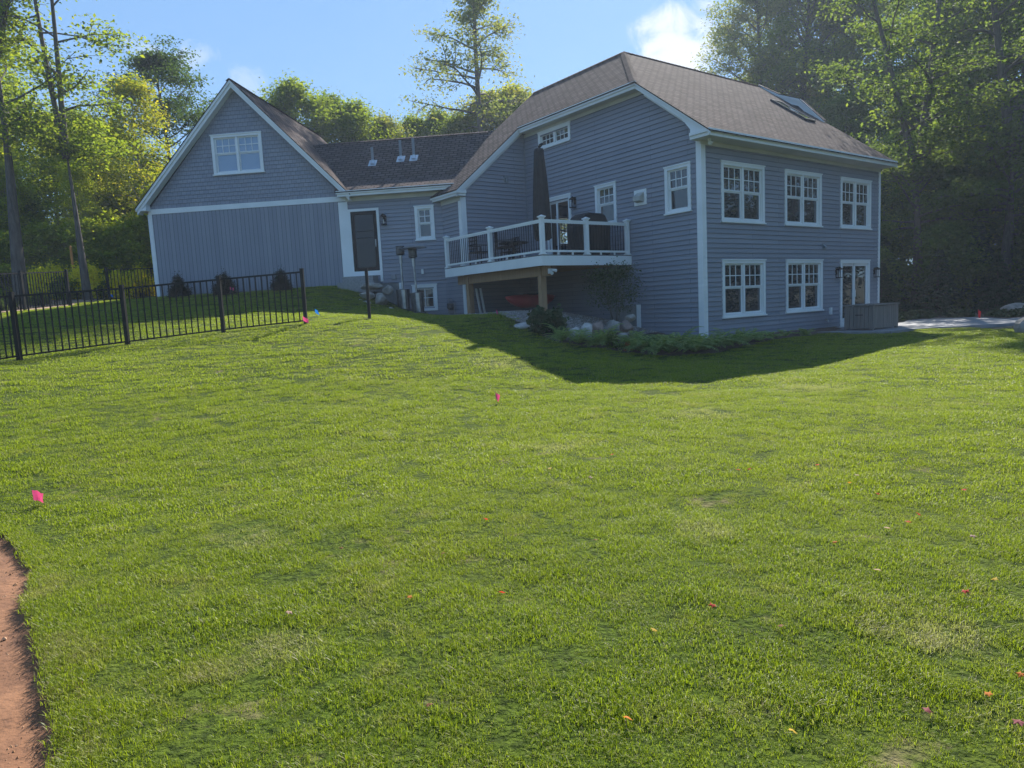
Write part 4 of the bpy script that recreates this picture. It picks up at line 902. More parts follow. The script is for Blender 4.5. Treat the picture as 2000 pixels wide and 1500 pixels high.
# ------------------------------------------------------------------ rocks
def rock(name, c, sx, sy, sz, seed, mat, label, cat, group, rz=0, flat=.7, rough=.16):
    bm = bmesh.new(); bmesh.ops.create_icosphere(bm, subdivisions=3, radius=1)
    r_ = random.Random(seed); ds = []
    for _ in range(9):
        d = Vector((r_.gauss(0, 1), r_.gauss(0, 1), r_.gauss(0, 1))).normalized(); ds.append((d, r_.uniform(.55, .85)))
    for v in bm.verts:
        d = v.co.normalized(); s_ = 1.0
        for n_, k_ in ds:
            t = d.dot(n_)
            if t*s_ > k_: s_ = k_/t
        s_ *= 1+rough*.3*math.sin(d.x*7+seed)*math.sin(d.y*6+seed*2)+rough*.15*math.sin(d.z*15+d.x*13)
        v.co = Vector((d.x*s_*sx, d.y*s_*sy, d.z*s_*sz))
    me = bpy.data.meshes.new(name); bm.to_mesh(me); bm.free(); me.materials.append(mat)
    o = bpy.data.objects.new(name, me); COL.objects.link(o); o.location = c; o.rotation_euler = (r_.uniform(-.15, .15), r_.uniform(-.15, .15), rz)
    me.polygons.foreach_set('use_smooth', [False]*len(me.polygons))
    return tag(o, label, cat, group)
def rk(x, y, dz, s, seed, mat, label, group, rz=0): return rock('boulder', (x, y, gz(x, y)+dz), s[0], s[1], s[2], seed, mat, label, 'rock', group, rz)
g1 = 'boulders piled beside the granite steps'
for i, (x, y, z, s, m, lb) in enumerate([
    (-4.55, 23.35, .92, (.42, .25, .15), M_rock, 'flat gray slab boulder on top of the pile beside the granite steps'),
    (-4.75, 23.1, .62, (.30, .22, .14), M_rockp, 'pale angular boulder in the middle of the pile by the steps'),
    (-4.95, 23.0, .42, (.22, .2, .13), M_rockp, 'small white boulder at the left edge of the pile by the steps'),
    (-4.25, 23.0, .42, (.38, .3, .27), M_rock, 'large rounded gray boulder at the right of the pile by the steps'),
    (-4.7, 22.7, .25, (.30, .22, .18), M_rockp, 'pale boulder at the bottom left of the pile by the steps'),
    (-4.2, 22.6, .10, (.17, .15, .13), M_rock, 'small dark boulder at the bottom of the pile by the steps'),
    (-3.92, 22.75, .10, (.16, .14, .12), M_rockp, 'small pale boulder at the bottom right corner of the pile by the steps'),
    (-4.05, 23.4, .78, (.26, .22, .2), M_rock, 'dark boulder behind the slab against the foundation by the steps')]):
    rock('boulder', (x, y, z), *s, 20+i, m, lb, 'rock', g1, i*.7)
g2 = 'boulders of the low retaining wall by the deck'
for i, (x, y, dz, s, m, lb) in enumerate([
    (.42, 18.55, .02, (.36, .22, .14), M_rockp, 'flat white rock at the lawn edge left of the rhododendron'),
    (1.72, 18.0, .12, (.26, .2, .2), M_rockp, 'pale upright boulder of the low wall right of the rhododendron'),
    (1.45, 17.85, .02, (.22, .18, .16), M_rock, 'small gray boulder at the foot of the wall by the rhododendron'),
    (2.05, 18.1, .18, (.24, .2, .26), M_rockp, 'tall pale boulder of the low wall, second from its left end'),
    (2.4, 18.3, .22, (.27, .2, .26), M_rockr, 'reddish pointed boulder in the middle of the low wall'),
    (2.85, 18.55, .25, (.30, .22, .27), M_rock, 'broad gray boulder behind the bare stems of the shrub'),
    (3.25, 18.8, .30, (.22, .2, .2), M_rockr, 'round brown boulder at the right end of the low wall'),
    (3.05, 18.25, .08, (.3, .22, .2), M_rock, 'dark boulder low in the ferns at the right end of the wall'),
    (3.35, 18.9, .56, (.22, .16, .12), M_rock, 'dark flat boulder on top of the right end of the wall')]):
    rk(x, y, dz, s, 40+i, m, lb, g2, i)
rk(12.72, 16.45, .14, (.44, .38, .40), 71, M_rock, 'big rounded gray boulder on the lawn at the right edge', None)
rock('boulder', (19.8, 26.3, -1.05), .85, .5, .27, 73, M_rock, 'long flat gray boulder in the planting bed beyond the patio', 'rock', None)

# ------------------------------------------------------------------ patio
pat = [(9.2, 20.9), (10.9, 19.45), (11.7, 20.0), (12.6, 20.3), (13.6, 20.25), (15.0, 20.4), (18.5, 21.6), (19.5, 23.8), (16.9, 23.2), (17.3, 25.3), (15.2, 25.9), (14.0, 24.2), (12.6, 23.2), P2(FH, 9.2, -.1), P2(FH, 6.9, -.1)]
mb = MB(); mb.prism(pat, 2, -1.40, -1.235); tag(obj('patio', mb, M_patio), kind='structure')
beds = [[P2(FH, -.0, .0), P2(FH, -.05, 2.5), (2.0, 18.7), (.8, 18.2), (1.3, 17.4), (2.2, 17.3), (3.3, 17.4), (4.4, 17.15), (5.3, 17.25), (6.4, 18.15), (8.3, 19.55), (10.4, 20.9), P2(FH, 6.9, -.0)]]
grid_obj('planting_bed', np.arange(-1, 11, .12), np.arange(16.5, 24, .12), lambda x, y: pip(x, y, beds[0]), .01, M_mulch)
grid_obj('mulch_bed', np.arange(12, 32, .3), np.arange(19, 36, .3), lambda x, y: (pip(x, y, [(13.4, 24.4), (15.3, 26.2), (17.4, 25.4), (17.0, 23.3), (19.6, 24), (30, 22), (30, 34), (12.5, 34), (12.8, 24)])), .0, M_mulch)
grid_obj('mulch_strip', np.arange(-22, -12, .15), np.arange(14, 32, .15), lambda x, y: pip(x, y, [(-15.9, 12), (-15.5, 22), (-15.2, 26.6), (-13.8, 27.9), (-14, 30), (-17.8, 30), (-18.5, 22), (-18.5, 12)]), -.0, simple('pine_mulch', (.36, .24, .16), (.16, .10, .07), .95, 8, .6, 20))

# planter box bin
A, B, Cc = Vector((10.86, 20.32, 0)), Vector((10.45, 21.13, 0)), Vector((12.07, 21.14, 0))
pb = empty('wooden_bin', (10.86, 20.32, -1.24), 'weathered gray wooden storage bin on the patio by the sliding door', 'storage bin', rz=R(34.2))
F = Matrix.Translation((10.86, 20.32, -1.24)) @ Matrix.Rotation(R(34.2), 4, 'Z'); LX, LYb = 1.46, .9
mb = MB(F)
n = 12
for i in range(n): mb.box(.045+i*(LX-.09)/n, .045+(i+1)*(LX-.09)/n-.013, .01, .03, .05, .72)
for i in range(7): mb.box(.01, .03, .045+i*(LYb-.09)/7, .045+(i+1)*(LYb-.09)/7-.013, .05, .72)
mb.box(.031, LX-.03, LYb-.03, LYb-.01, .05, .72); mb.box(LX-.03, LX-.01, .031, LYb-.031, .05, .72)
obj('side_panel', mb, M_weather, pb)
mb = MB(F)
for x, y in ((0, 0), (LX-.08, 0), (0, LYb-.08), (LX-.08, LYb-.08)): mb.box(x, x+.08, y, y+.08, 0, .73)
obj('corner_post', mb, M_weather, pb)
obj('lid', MB(F).box(-.03, LX+.03, -.03, LYb+.03, .735, .775), M_weather, pb)
obj('handle', MB(F).box(-.015, .008, .32, .55, .45, .475), M_black, pb)

# ------------------------------------------------------------------ patio heaters
def heater(x, y, label, reflector, lean=0):
    z = gz(x, y)-.02; h = empty('patio_heater', (x, y, z), label, 'patio heater', 'patio heaters by the gray wall')
    F = Matrix.Translation((x, y, z)) @ Matrix.Rotation(lean, 4, 'Y')
    obj('base', MB(F).lathe([(.26, 0), (.26, .06), (.20, .09), (.235, .70), (.235, .73), (.07, .75)], n=18), M_meter, h)
    obj('base_sheet', MB(F).lathe([(.115, .08), (.12, .72)], c=(.05, -.14, 0), n=12), M_steel, h)
    obj('pole', MB(F).tube([(0, 0, .74), (0, 0, 1.75)], .032, 10), M_steel, h)
    obj('valve_housing', MB(F).tube([(0, 0, 1.62), (0, 0, 1.90)], [.055, .06], 12), M_steel, h)
    obj('burner', MB(F).lathe([(.06, 1.88), (.14, 1.91), (.15, 1.96), (.14, 1.97), (.14, 2.16), (.15, 2.17), (.15, 2.19)], n=18), M_meter, h)
    if reflector: obj('reflector', MB(F).lathe([(.12, 2.20), (.44, 2.19), (.46, 2.20), (.30, 2.26), (.06, 2.30)], c=(.02, 0, 0), n=28), M_steel, h)
heater(-3.56, 23.45, 'patio heater without reflector, left of the pair beside the boulders', False)
heater(-3.02, 23.05, 'patio heater with round reflector, right of the pair by the basement window', True, R(-2))

# ------------------------------------------------------------------ fences
def fence(pts, label, H=1.22, kind_group='black metal fence runs'):
    c = (pts[0][0], pts[0][1], gz(*pts[0][:2])); f = empty('metal_fence', c, label, 'fence', kind_group)
    P_ = [(x, y, (gz(x, y) if z is None else z)) for x, y, z in pts]
    for x, y, z in P_: 
        mb = MB(); mb.box(x-.038, x+.038, y-.038, y+.038, z-.1, z+H+.03); mb.box(x-.043, x+.043, y-.043, y+.043, z+H+.03, z+H+.05); obj('post', mb, M_black, f)
    for a, b in zip(P_[:-1], P_[1:]):
        a, b = Vector(a), Vector(b); d = b-a; ln = d.length
        for hz, r_ in ((H-.03, .019), (.07, .015)): 
            mb = MB(); s_ = Vector((-d.y, d.x, 0)).normalized()*.014; u_ = Vector((0, 0, r_)); p, q = a+Vector((0, 0, hz)), b+Vector((0, 0, hz))
            mb.add([p-s_-u_, p+s_-u_, p+s_+u_, p-s_+u_, q-s_-u_, q+s_-u_, q+s_+u_, q-s_+u_], [(0, 1, 2, 3), (7, 6, 5, 4), (0, 4, 5, 1), (1, 5, 6, 2), (2, 6, 7, 3), (3, 7, 4, 0)]); obj('rail', mb, M_black, f)
        n = int(round(ln/.125))
        for i in range(1, n):
            p = a+d*i/n; obj('picket', MB().tube([p+Vector((0, 0, .05)), p+Vector((0, 0, H-.02))], .0145, 4), M_black, f)
    return f
fence([(-9.9, 10.8, None), (-9.28, 12.9, -.53), (-8.16, 14.6, -.40), (-6.47, 15.5, -.26), (-4.74, 16.0, -.15)], 'black metal picket fence crossing the lawn on the left, nearest run')
fence([(-15.9, 17.0, None), (-15.7, 19.5, None), (-15.45, 22.0, None), (-15.33, 24.1, None)], 'black metal fence run at the back left, ending at the gap by the trunks')
fence([(-15.31, 26.5, None), (-14.0, 28.0, None), (-12.6, 29.5, None)], 'black metal fence run from the gap to behind the garage corner')
p = empty('fence_post', (-3.53, 17.4, gz(-3.53, 17.4)), 'single black fence post standing alone on the lawn', 'post')
z = -.15; mb = MB(); mb.box(-3.565, -3.495, 17.365, 17.435, z-.1, z+1.27); obj('shaft', mb, M_black, p); mb = MB(); mb.box(-3.572, -3.488, 17.358, 17.442, z+1.27, z+1.29); obj('cap', mb, M_black, p)

# ------------------------------------------------------------------ marker flags
def flag(x, y, z, mat, label, seed, h=.22, w_=.13, hh=.10, gname='utility marker flags in the lawn', yaw=0.0):
    z = gz(x, y) if z is None else z
    f = empty('marker_flag', (x, y, z), label, 'marker flag', gname); r_ = random.Random(seed)
    F = Matrix.Translation((x, y, z)) @ Matrix.Rotation(yaw, 4, 'Z')
    obj('wire', MB(F).tube([(0, 0, -.05), (.004, 0, h*.5), (0, .01, h+.02)], .0015, 5), M_steel, f)
    vs = []; nx, nz = 5, 4
    for j in range(nz+1):
        for i in range(nx+1):
            u, v = i/nx, j/nz; vs.append((u*w_*(.92+.06*math.sin(v*3+seed)), .022*math.sin(u*6+seed+v*2)*u, h-hh+v*hh-.055*u*(1+.3*math.sin(seed))+.004*math.sin(u*9+seed)))
    fs = [[j*(nx+1)+i, j*(nx+1)+i+1, (j+1)*(nx+1)+i+1, (j+1)*(nx+1)+i] for j in range(nz) for i in range(nx)]
    o = obj('pennant', MB(F).add(vs, fs), mat, f, smooth=True, recalc=False)
flag(-4.73, 15.75, None, M_pink, 'pink marker flag at the foot of the fence end post', 1, yaw=.3)
flag(-4.93, 17.5, .0, M_blue, 'blue marker flag on the lawn just right of the fence end post', 2, h=.2, yaw=-.5)
flag(-.24, 9.63, None, M_pink, 'pink marker flag alone in the middle of the lawn', 3, h=.20, yaw=1.2, w_=.12)
flag(-4.07, 5.6, None, M_pink, 'pink marker flag nearest the camera, beside the bare soil bed', 4, h=.15, w_=.085, yaw=.35, hh=.085)
flag(-9.53, 23.7, None, M_pink, 'pink marker flag between two dark shrubs at the garage wall', 5, h=.35, yaw=.4)
flag(-.34, 19.3, None, M_pink, 'thin pink marker flag at the edge of the gravel under the deck', 6, h=.22, yaw=1.3)
flag(-15.2, 26.3, None, M_blue, 'blue marker flag in the mulch strip behind the fence', 7, h=.28, yaw=.1)
flag(16.24, 23.6, -1.2, M_redflag, 'bright red marker flag beside the patio at the far right', 8, h=.30, hh=.26, w_=.15, yaw=.3)
stk = empty('wooden_stake', (-17.0, 27.2, gz(-17.0, 27.2)), 'orange wooden stake in front of the woods left of the twin trunk', 'stake')
z = gz(-17.0, 27.2); mb = MB(); mb.box(-17.05, -16.97, 27.18, 27.22, z-.1, z+2.0); obj('shaft', mb, M_stakewood, stk)
mb = MB(); mb.prism([(-17.05, z+2.0), (-16.97, z+2.0), (-17.01, z+2.06)], 1, 27.18, 27.22); obj('tip', mb, M_stakewood, stk)

# ------------------------------------------------------------------ foliage helpers
def leaf_cards(C, size, rg, flat=.5, aspect=.62, fold=.18):
    """C (n,3) centres -> (n,4,3) rhombic leaves"""
    n = len(C); s = size*rg.uniform(.6, 1.35, n)
    d = rg.normal(size=(n, 3)); d[:, 2] *= flat; d[:, 2] -= .15; d /= np.linalg.norm(d, axis=1, keepdims=True)
    nn = rg.normal(size=(n, 3)); nn[:, 2] = np.abs(nn[:, 2])+1.0*(1-flat)*2
    sd_ = np.cross(d, nn); sd_ /= np.linalg.norm(sd_, axis=1, keepdims=True)+1e-9; up_ = np.cross(sd_, d)
    a = C-d*s[:, None]*.5; b = C+sd_*s[:, None]*aspect*.5+up_*s[:, None]*fold; c = C+d*s[:, None]*.5; e = C-sd_*s[:, None]*aspect*.5+up_*s[:, None]*fold
    return np.stack([a, b, c, e], 1)
def make_tree(seed, H, r0, base, crown, nleaf=26000, leaf=.17, nl=26, lean=(0, 0), profile=None, rise=.35, forks=None, clump=.42, droop=.1, trunk_to=.96, layered=.45, wob=.25, sub=5):
    rg = np.random.default_rng(seed); T = MB(); tips = []
    prof = profile or (lambda t: math.sin(math.pi*min(1, .18+t*.85))**.7)
    def axis_pts(p0, d0, ln, n, wobble, end_up=0):
        pts = [np.array(p0, float)]; d = np.array(d0, float)
        for i in range(n):
            d = d+rg.normal(size=3)*wobble; d[2] += end_up; d /= np.linalg.norm(d); pts.append(pts[-1]+d*ln/n)
        return pts
    stems = []
    if forks is None: forks = [((0, 0, 0), (lean[0], lean[1], 1), H*trunk_to, r0, base)]
    for p0, d0, ln, rr, bs in forks:
        d0 = np.array(d0, float); d0 /= np.linalg.norm(d0); pts = axis_pts(p0, d0, ln, 14, wob*.06)
        # keep overall direction
        pts = [np.array(p0)+(q-np.array(p0))*.5+d0*ln*(i/14)*.5 for i, q in enumerate(pts)]
        rad = [rr*(1-.86*(i/14)**.9) for i in range(15)]; rad[0] *= 1.25 if p0[2] <= .1 else 1
        T.tube(pts, rad, 9); stems.append((pts, rad, bs, ln))
    per = max(3, int(nl/len(stems)))
    for pts, rad, bs, ln in stems:
        P_ = np.array(pts); zs_ = P_[:, 2]; ga = rg.uniform(0, 6.28)
        z0_, z1_ = max(bs, zs_[0]), zs_[-1]
        for i in range(per):
            t = (i+rg.uniform(0, .8))/per; z = z0_+(z1_-z0_)*t
            p = np.array([np.interp(z, zs_, P_[:, k]) for k in range(3)]); rt_ = np.interp(z, zs_, rad)
            az = ga+i*2.399+rg.normal()*.3; L_ = crown*prof(t)*rg.uniform(.7, 1.15); el = rise+t*.7+rg.normal()*.12
            d = (math.cos(az)*math.cos(el), math.sin(az)*math.cos(el), math.sin(el))
            bp = axis_pts(p, d, L_, 6, .13, -droop*.3 if t < .6 else .04)
            r_ = min(rt_*.55, .035+L_*.014); T.tube(bp, [r_*(1-.8*q/6) for q in range(7)], 5, False)
            for k in range(sub):
                q = rg.uniform(.3, .95)*6; j = int(q); b0 = bp[j]+(bp[min(j+1, 6)]-bp[j])*(q-j)
                az2 = az+rg.choice([-1, 1])*rg.uniform(.4, 1.2); el2 = el*.5+rg.normal()*.3
                l2 = L_*rg.uniform(.22, .45); d2 = (math.cos(az2)*math.cos(el2), math.sin(az2)*math.cos(el2), math.sin(el2))
                sp = axis_pts(b0, d2, l2, 3, .2, -.03); T.tube(sp, [r_*.4, r_*.3, r_*.2, r_*.1], 4, False)
                for q_ in (1, 2, 3): tips.append((sp[q_], 1.0 if q_ > 1 else .6))
            for q_ in (4, 5, 6): tips.append((bp[q_], .9))
        tips.append((pts[-1], 1.2)); tips.append((pts[-2], 1.0))
    tp = np.array([t[0] for t in tips]); tw = np.array([t[1] for t in tips])*rg.uniform(.15, 1.6, len(tips))
    cnt = rg.multinomial(nleaf, tw/tw.sum()); idx = np.repeat(np.arange(len(tips)), cnt)
    off = rg.normal(size=(nleaf, 3))*clump; off[:, 2] *= layered
    C = tp[idx]+off; ct = rg.uniform(0, 1, len(tips))
    tone = np.clip(ct[idx]*.55+rg.uniform(0, 1, nleaf)*.45, 0, 1)
    return T, leaf_cards(C, leaf, rg), tone
def tree_meshes(name, args, bark, leafm):
    T, V, tone = make_tree(**args)
    a = obj('trunk', T, bark, smooth=True, recalc=False); b = quads_object('crown', V, tone, leafm)
    ma, mb_ = a.data, b.data; bpy.data.objects.remove(a); bpy.data.objects.remove(b); return ma, mb_
def place_tree(meshes, name, x, y, label, group, rz=0, sc=1.0, cat='tree', z=None, mats=None):
    o = empty(name, (x, y, (gz(x, y)-.1 if z is None else z)), label, cat, group); o.rotation_euler = (0, 0, rz); o.scale = (sc, sc, sc)
    for n_, me in zip(('trunk', 'crown'), meshes):
        c = bpy.data.objects.new(n_, me); COL.objects.link(c); c.parent = o
        if mats and n_ == 'crown': c.material_slots[0].link = 'OBJECT'; c.material_slots[0].material = mats
    return o

# ------------------------------------------------------------------ trees
def fork_tree_A():
    return [((0, 0, -.1), (.03, 0, 1), 9.2, .27, 6.0), ((.22, 0, 8.8), (-.32, .1, 1), 9.5, .15, 8.8), ((.25, 0, 8.9), (.42, -.1, 1), 9.0, .15, 8.9), ((.25, 0, 8.9), (.02, .2, 1), 10.0, .13, 8.9)]
def fork_tree_B():
    return [((0, 0, -.1), (-.035, 0, 1), 5.6, .18, 5.6), ((-.20, 0, 5.3), (-.10, 0, 1), 11.0, .115, 6.2), ((-.16, 0, 5.3), (.015, 0, 1), 9.6, .12, 6.2)]
tA = tree_meshes('tree', dict(seed=11, H=18, r0=.27, base=6, crown=3.3, nleaf=12000, leaf=.15, nl=44, forks=fork_tree_A(), clump=.40, rise=.25), M_bark, M_leaf)
tB = tree_meshes('tree', dict(seed=12, H=16, r0=.18, base=6, crown=2.4, nleaf=10000, leaf=.15, nl=40, forks=fork_tree_B(), clump=.36, rise=.15), M_bark, M_leaf)
tS = tree_meshes('tree', dict(seed=17, H=19.5, r0=.20, base=7.0, crown=3.1, nleaf=14500, leaf=.14, nl=52, clump=.30, rise=.15, profile=lambda t: (.75+.35*math.sin(9*t))*(1-.5*t), sub=7), M_bark, M_leafp)
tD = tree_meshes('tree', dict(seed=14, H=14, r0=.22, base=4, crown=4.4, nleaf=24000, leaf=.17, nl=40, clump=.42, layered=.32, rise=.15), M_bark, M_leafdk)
tY = tree_meshes('tree', dict(seed=15, H=11, r0=.09, base=1.2, crown=2.4, nleaf=13000, leaf=.15, nl=40, clump=.36, layered=.5, rise=.3, profile=lambda t: .65+.5*math.sin(3*t)-.35*t), M_barkl, M_leafy)
tM = tree_meshes('tree', dict(seed=16, H=12, r0=.15, base=1.5, crown=3.3, nleaf=19000, leaf=.17, nl=44, clump=.40, layered=.45, rise=.3), M_bark, M_leaf)
tF = tree_meshes('tree', dict(seed=18, H=15, r0=.2, base=3, crown=3.6, nleaf=19000, leaf=.22, nl=40, clump=.5, layered=.6, rise=.4), M_bark, M_leafp)
tR = tree_meshes('tree', dict(seed=19, H=25, r0=.36, base=6, crown=6.2, nleaf=42000, leaf=.20, nl=60, clump=.48, layered=.4, rise=.2, lean=(.03, 0)), M_bark, M_leaf)
tR2 = tree_meshes('tree', dict(seed=29, H=17, r0=.30, base=4.5, crown=3.8, nleaf=22000, leaf=.17, nl=46, clump=.42, layered=.4, rise=.2, lean=(.05, 0),
     forks=[((0, 0, -.1), (-.02, 0, 1), 6.6, .36, 4.0), ((-.13, 0, 6.2), (-.22, .05, 1), 12, .20, 6.4), ((-.13, 0, 6.2), (.12, 0, 1), 12.5, .22, 6.4)]), M_bark, M_leafd)
tU = tree_meshes('tree', dict(seed=21, H=4.2, r0=.045, base=.3, crown=1.8, nleaf=6500, leaf=.20, nl=26, clump=.34, layered=.5, rise=.4), M_bark, M_leaf)
gw = 'trees of the woods on the left'; gb_ = 'treetops behind the house'; gr_ = 'tall trees of the woods on the right'
place_tree(tA, 'maple_tree', -18.0, 25.5, 'big forked gray-trunked tree behind the back fence at the far left', gw)
place_tree(tB, 'maple_tree', -15.9, 26.1, 'tree whose bare trunk splits into two tall stems, in the mulch by the fence gap', gw)
place_tree(tD, 'maple_tree', -17.7, 38.0, 'dark green spreading tree rising left of the gable peak', gw, rz=1.0, sc=.90)
place_tree(tY, 'young_tree', -18.9, 32.5, 'yellowing slender tree just left of the garage eave', gw, rz=.3, sc=.72)
place_tree(tY, 'young_tree', -15.9, 31.0, 'yellowing slender tree half hidden behind the garage corner', gw, rz=2.2, sc=.84)
ORD = ['first', 'second', 'third', 'fourth', 'fifth', 'sixth', 'seventh', 'eighth', 'ninth', 'tenth', 'eleventh', 'twelfth', 'thirteenth', 'fourteenth', 'fifteenth', 'sixteenth', 'seventeenth', 'eighteenth', 'nineteenth', 'twentieth', 'twenty-first', 'twenty-second', 'twenty-third', 'twenty-fourth', 'twenty-fifth', 'twenty-sixth', 'twenty-seventh', 'twenty-eighth', 'twenty-ninth', 'thirtieth']
def row(specs, fmt, group, name, cat='tree'):
    specs = sorted(specs, key=lambda q: math.atan2(q[1], q[2]))
    for i, (me, x, y, sc, rz, mat) in enumerate(specs):
        place_tree(me, name, x, y, fmt % ORD[i], group, rz=rz, sc=sc, mats=mat, cat=cat)
rg = np.random.default_rng(77)
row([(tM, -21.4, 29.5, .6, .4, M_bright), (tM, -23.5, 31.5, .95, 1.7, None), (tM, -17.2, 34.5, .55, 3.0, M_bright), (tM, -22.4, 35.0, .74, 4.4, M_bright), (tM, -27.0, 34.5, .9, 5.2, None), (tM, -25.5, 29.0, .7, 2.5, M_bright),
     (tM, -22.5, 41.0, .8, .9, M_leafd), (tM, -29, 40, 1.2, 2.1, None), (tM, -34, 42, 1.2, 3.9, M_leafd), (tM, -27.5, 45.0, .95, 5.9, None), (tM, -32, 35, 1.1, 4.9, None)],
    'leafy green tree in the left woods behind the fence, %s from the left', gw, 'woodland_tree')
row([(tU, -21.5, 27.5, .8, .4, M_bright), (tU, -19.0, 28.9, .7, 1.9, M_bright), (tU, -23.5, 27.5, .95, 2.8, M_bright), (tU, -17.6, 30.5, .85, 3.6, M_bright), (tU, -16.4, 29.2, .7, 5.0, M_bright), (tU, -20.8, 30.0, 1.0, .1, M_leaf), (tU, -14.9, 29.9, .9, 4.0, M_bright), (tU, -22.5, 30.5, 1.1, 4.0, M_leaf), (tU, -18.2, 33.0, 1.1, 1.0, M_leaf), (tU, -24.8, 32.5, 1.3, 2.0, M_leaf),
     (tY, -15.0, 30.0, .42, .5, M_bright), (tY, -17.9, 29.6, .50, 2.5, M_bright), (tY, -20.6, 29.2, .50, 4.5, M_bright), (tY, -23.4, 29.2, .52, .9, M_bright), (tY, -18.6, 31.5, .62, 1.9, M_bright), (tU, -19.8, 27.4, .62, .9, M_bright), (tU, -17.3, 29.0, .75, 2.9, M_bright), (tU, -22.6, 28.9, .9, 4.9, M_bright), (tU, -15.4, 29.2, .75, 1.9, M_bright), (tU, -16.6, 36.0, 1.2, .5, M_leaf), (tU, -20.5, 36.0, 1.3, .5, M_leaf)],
    'low leafy sapling at the edge of the left woods, %s from the left', 'saplings at the edge of the left woods', 'sapling', 'sapling')
row([(tF, -14.8, 46, .78, .4, M_leafd), (tF, -12.9, 45, .86, 1.4, M_leaf), (tF, -11.2, 48, .84, 2.4, M_leafd), (tF, -9.7, 47, .80, .3, M_leaf), (tF, -8.0, 49, .76, 3.3, None), (tF, -6.3, 52, .79, 4.1, M_leaf), (tF, -4.7, 53, .83, 5.0, M_leafd), (tF, -2.8, 51, .80, .9, M_leaf), (tF, -.5, 52, .92, 2.0, M_leafy), (tF, 1.2, 52, .95, 2.9, M_leafy), (tF, 3.5, 50, .8, 1.1, None)],
    'treetop showing above the link roof between the two gables, %s from the left', gb_, 'woodland_tree')
place_tree(tS, 'tall_slender_tree', -1.35, 48.0, 'tall slender sparse tree standing clear against the sky behind the link roof', gb_, rz=.8, sc=1.42)
place_tree(tR2, 'maple_tree', 19.9, 33.2, 'thick-trunked forked tree closest to the right corner of the house', gr_, rz=.2)
place_tree(tR2, 'maple_tree', 23.2, 32.0, 'leaning thick-trunked tree near the right edge of the photo', gr_, rz=2.8, sc=1.05)
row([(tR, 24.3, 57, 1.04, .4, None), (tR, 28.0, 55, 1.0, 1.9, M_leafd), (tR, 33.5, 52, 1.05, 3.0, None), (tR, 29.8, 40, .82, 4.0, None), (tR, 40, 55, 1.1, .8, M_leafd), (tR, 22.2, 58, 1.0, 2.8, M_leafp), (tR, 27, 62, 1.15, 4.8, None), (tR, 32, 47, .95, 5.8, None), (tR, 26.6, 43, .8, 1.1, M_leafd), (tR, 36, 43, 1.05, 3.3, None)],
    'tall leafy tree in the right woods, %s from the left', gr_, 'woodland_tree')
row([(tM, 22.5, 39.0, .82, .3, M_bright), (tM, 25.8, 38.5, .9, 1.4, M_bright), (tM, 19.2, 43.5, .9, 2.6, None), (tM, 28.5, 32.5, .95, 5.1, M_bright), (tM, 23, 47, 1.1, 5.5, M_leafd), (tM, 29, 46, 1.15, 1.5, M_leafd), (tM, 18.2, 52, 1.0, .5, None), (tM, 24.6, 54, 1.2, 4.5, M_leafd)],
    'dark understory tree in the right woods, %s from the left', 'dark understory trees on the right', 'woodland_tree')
# trees behind the photographer, mirrored in the windows
row([(tR, -16, -24, 0.43, .3, None), (tR, -5, -30, 0.50, 1.3, None), (tR, 7, -27, 0.46, 2.3, None), (tR, 18, -22, 0.50, 3.3, None), (tR, 29, -14, 0.53, 4.3, None), (tR, 36, 0, 0.53, 5.3, None), (tR, -28, -12, 0.50, 2.0, None), (tR, -35, 4, 0.50, 1.0, None), (tM, -11, -22, 0.81, 1, None), (tM, 1, -24, 0.81, 2, None), (tM, 12, -22, 0.81, 3, None), (tM, -20, -17, 0.81, 4, None), (tM, 24, -16, 0.81, 5, None), (tM, -2, -33, 0.99, 5, M_leafd), (tM, -16, -30, 1.05, 1, M_leafd), (tR, 30, 19, 0.85, 1.0, None), (tR, 33, 25, 0.80, 2.5, M_leafd), (tM, 27.5, 23, 1.10, .2, M_leafd), (tM, 29, 14, 1.20, 1.2, None), (tR, 37, 16, 0.90, .7, None), (tR, 36, 30, 0.90, 4.7, M_leafd), (tM, 30, 28, 1.20, 3.2, M_leafd)],
    'tree across the lawn behind the viewer, %s along', 'trees across the lawn behind the viewer', 'woodland_tree')
# hemlocks and dark shrubs on the right
def conifer(seed, H, r, n=16000):
    rg = np.random.default_rng(seed); T = MB(); T.tube([(0, 0, 0), (0, 0, H*.97)], [.07, .01], 7); C = []; tn = []
    z = .15
    while z < H*.97:
        k = 7; rr = r*(1-z/H)**.8
        for i in range(k):
            a = rg.uniform(0, 6.28); ln = rr*rg.uniform(.75, 1.15); m = int(n/(H/.16)/k*(.4+1.6*(1-z/H)))
            t = rg.uniform(0, 1, m)**.7; T.tube([(0, 0, z), (ln*.6*math.cos(a), ln*.6*math.sin(a), z+ln*.08), (ln*math.cos(a), ln*math.sin(a), z-ln*.22)], [.012, .008, .003], 4, False)
            sp = (1-t)*.5*ln*.5+.05; off = rg.normal(size=m)*sp*.7
            C.append(np.stack([ln*t*math.cos(a)-off*math.sin(a), ln*t*math.sin(a)+off*math.cos(a), z+ln*(.12*t-.34*t*t)+rg.normal(size=m)*.03], -1)); tn.append(np.clip(rg.uniform(0, .5)+rg.uniform(0, .5, m), 0, 1))
        z += .16
    C = np.concatenate(C); V = leaf_cards(C, .085, rg, flat=.25, aspect=.45, fold=.1)
    a = obj('trunk', T, M_bark, recalc=False); b = quads_object('crown', V, np.concatenate(tn), M_needle); ma, mb_ = a.data, b.data; bpy.data.objects.remove(a); bpy.data.objects.remove(b); return ma, mb_
cA = conifer(3, 2.6, 1.15)
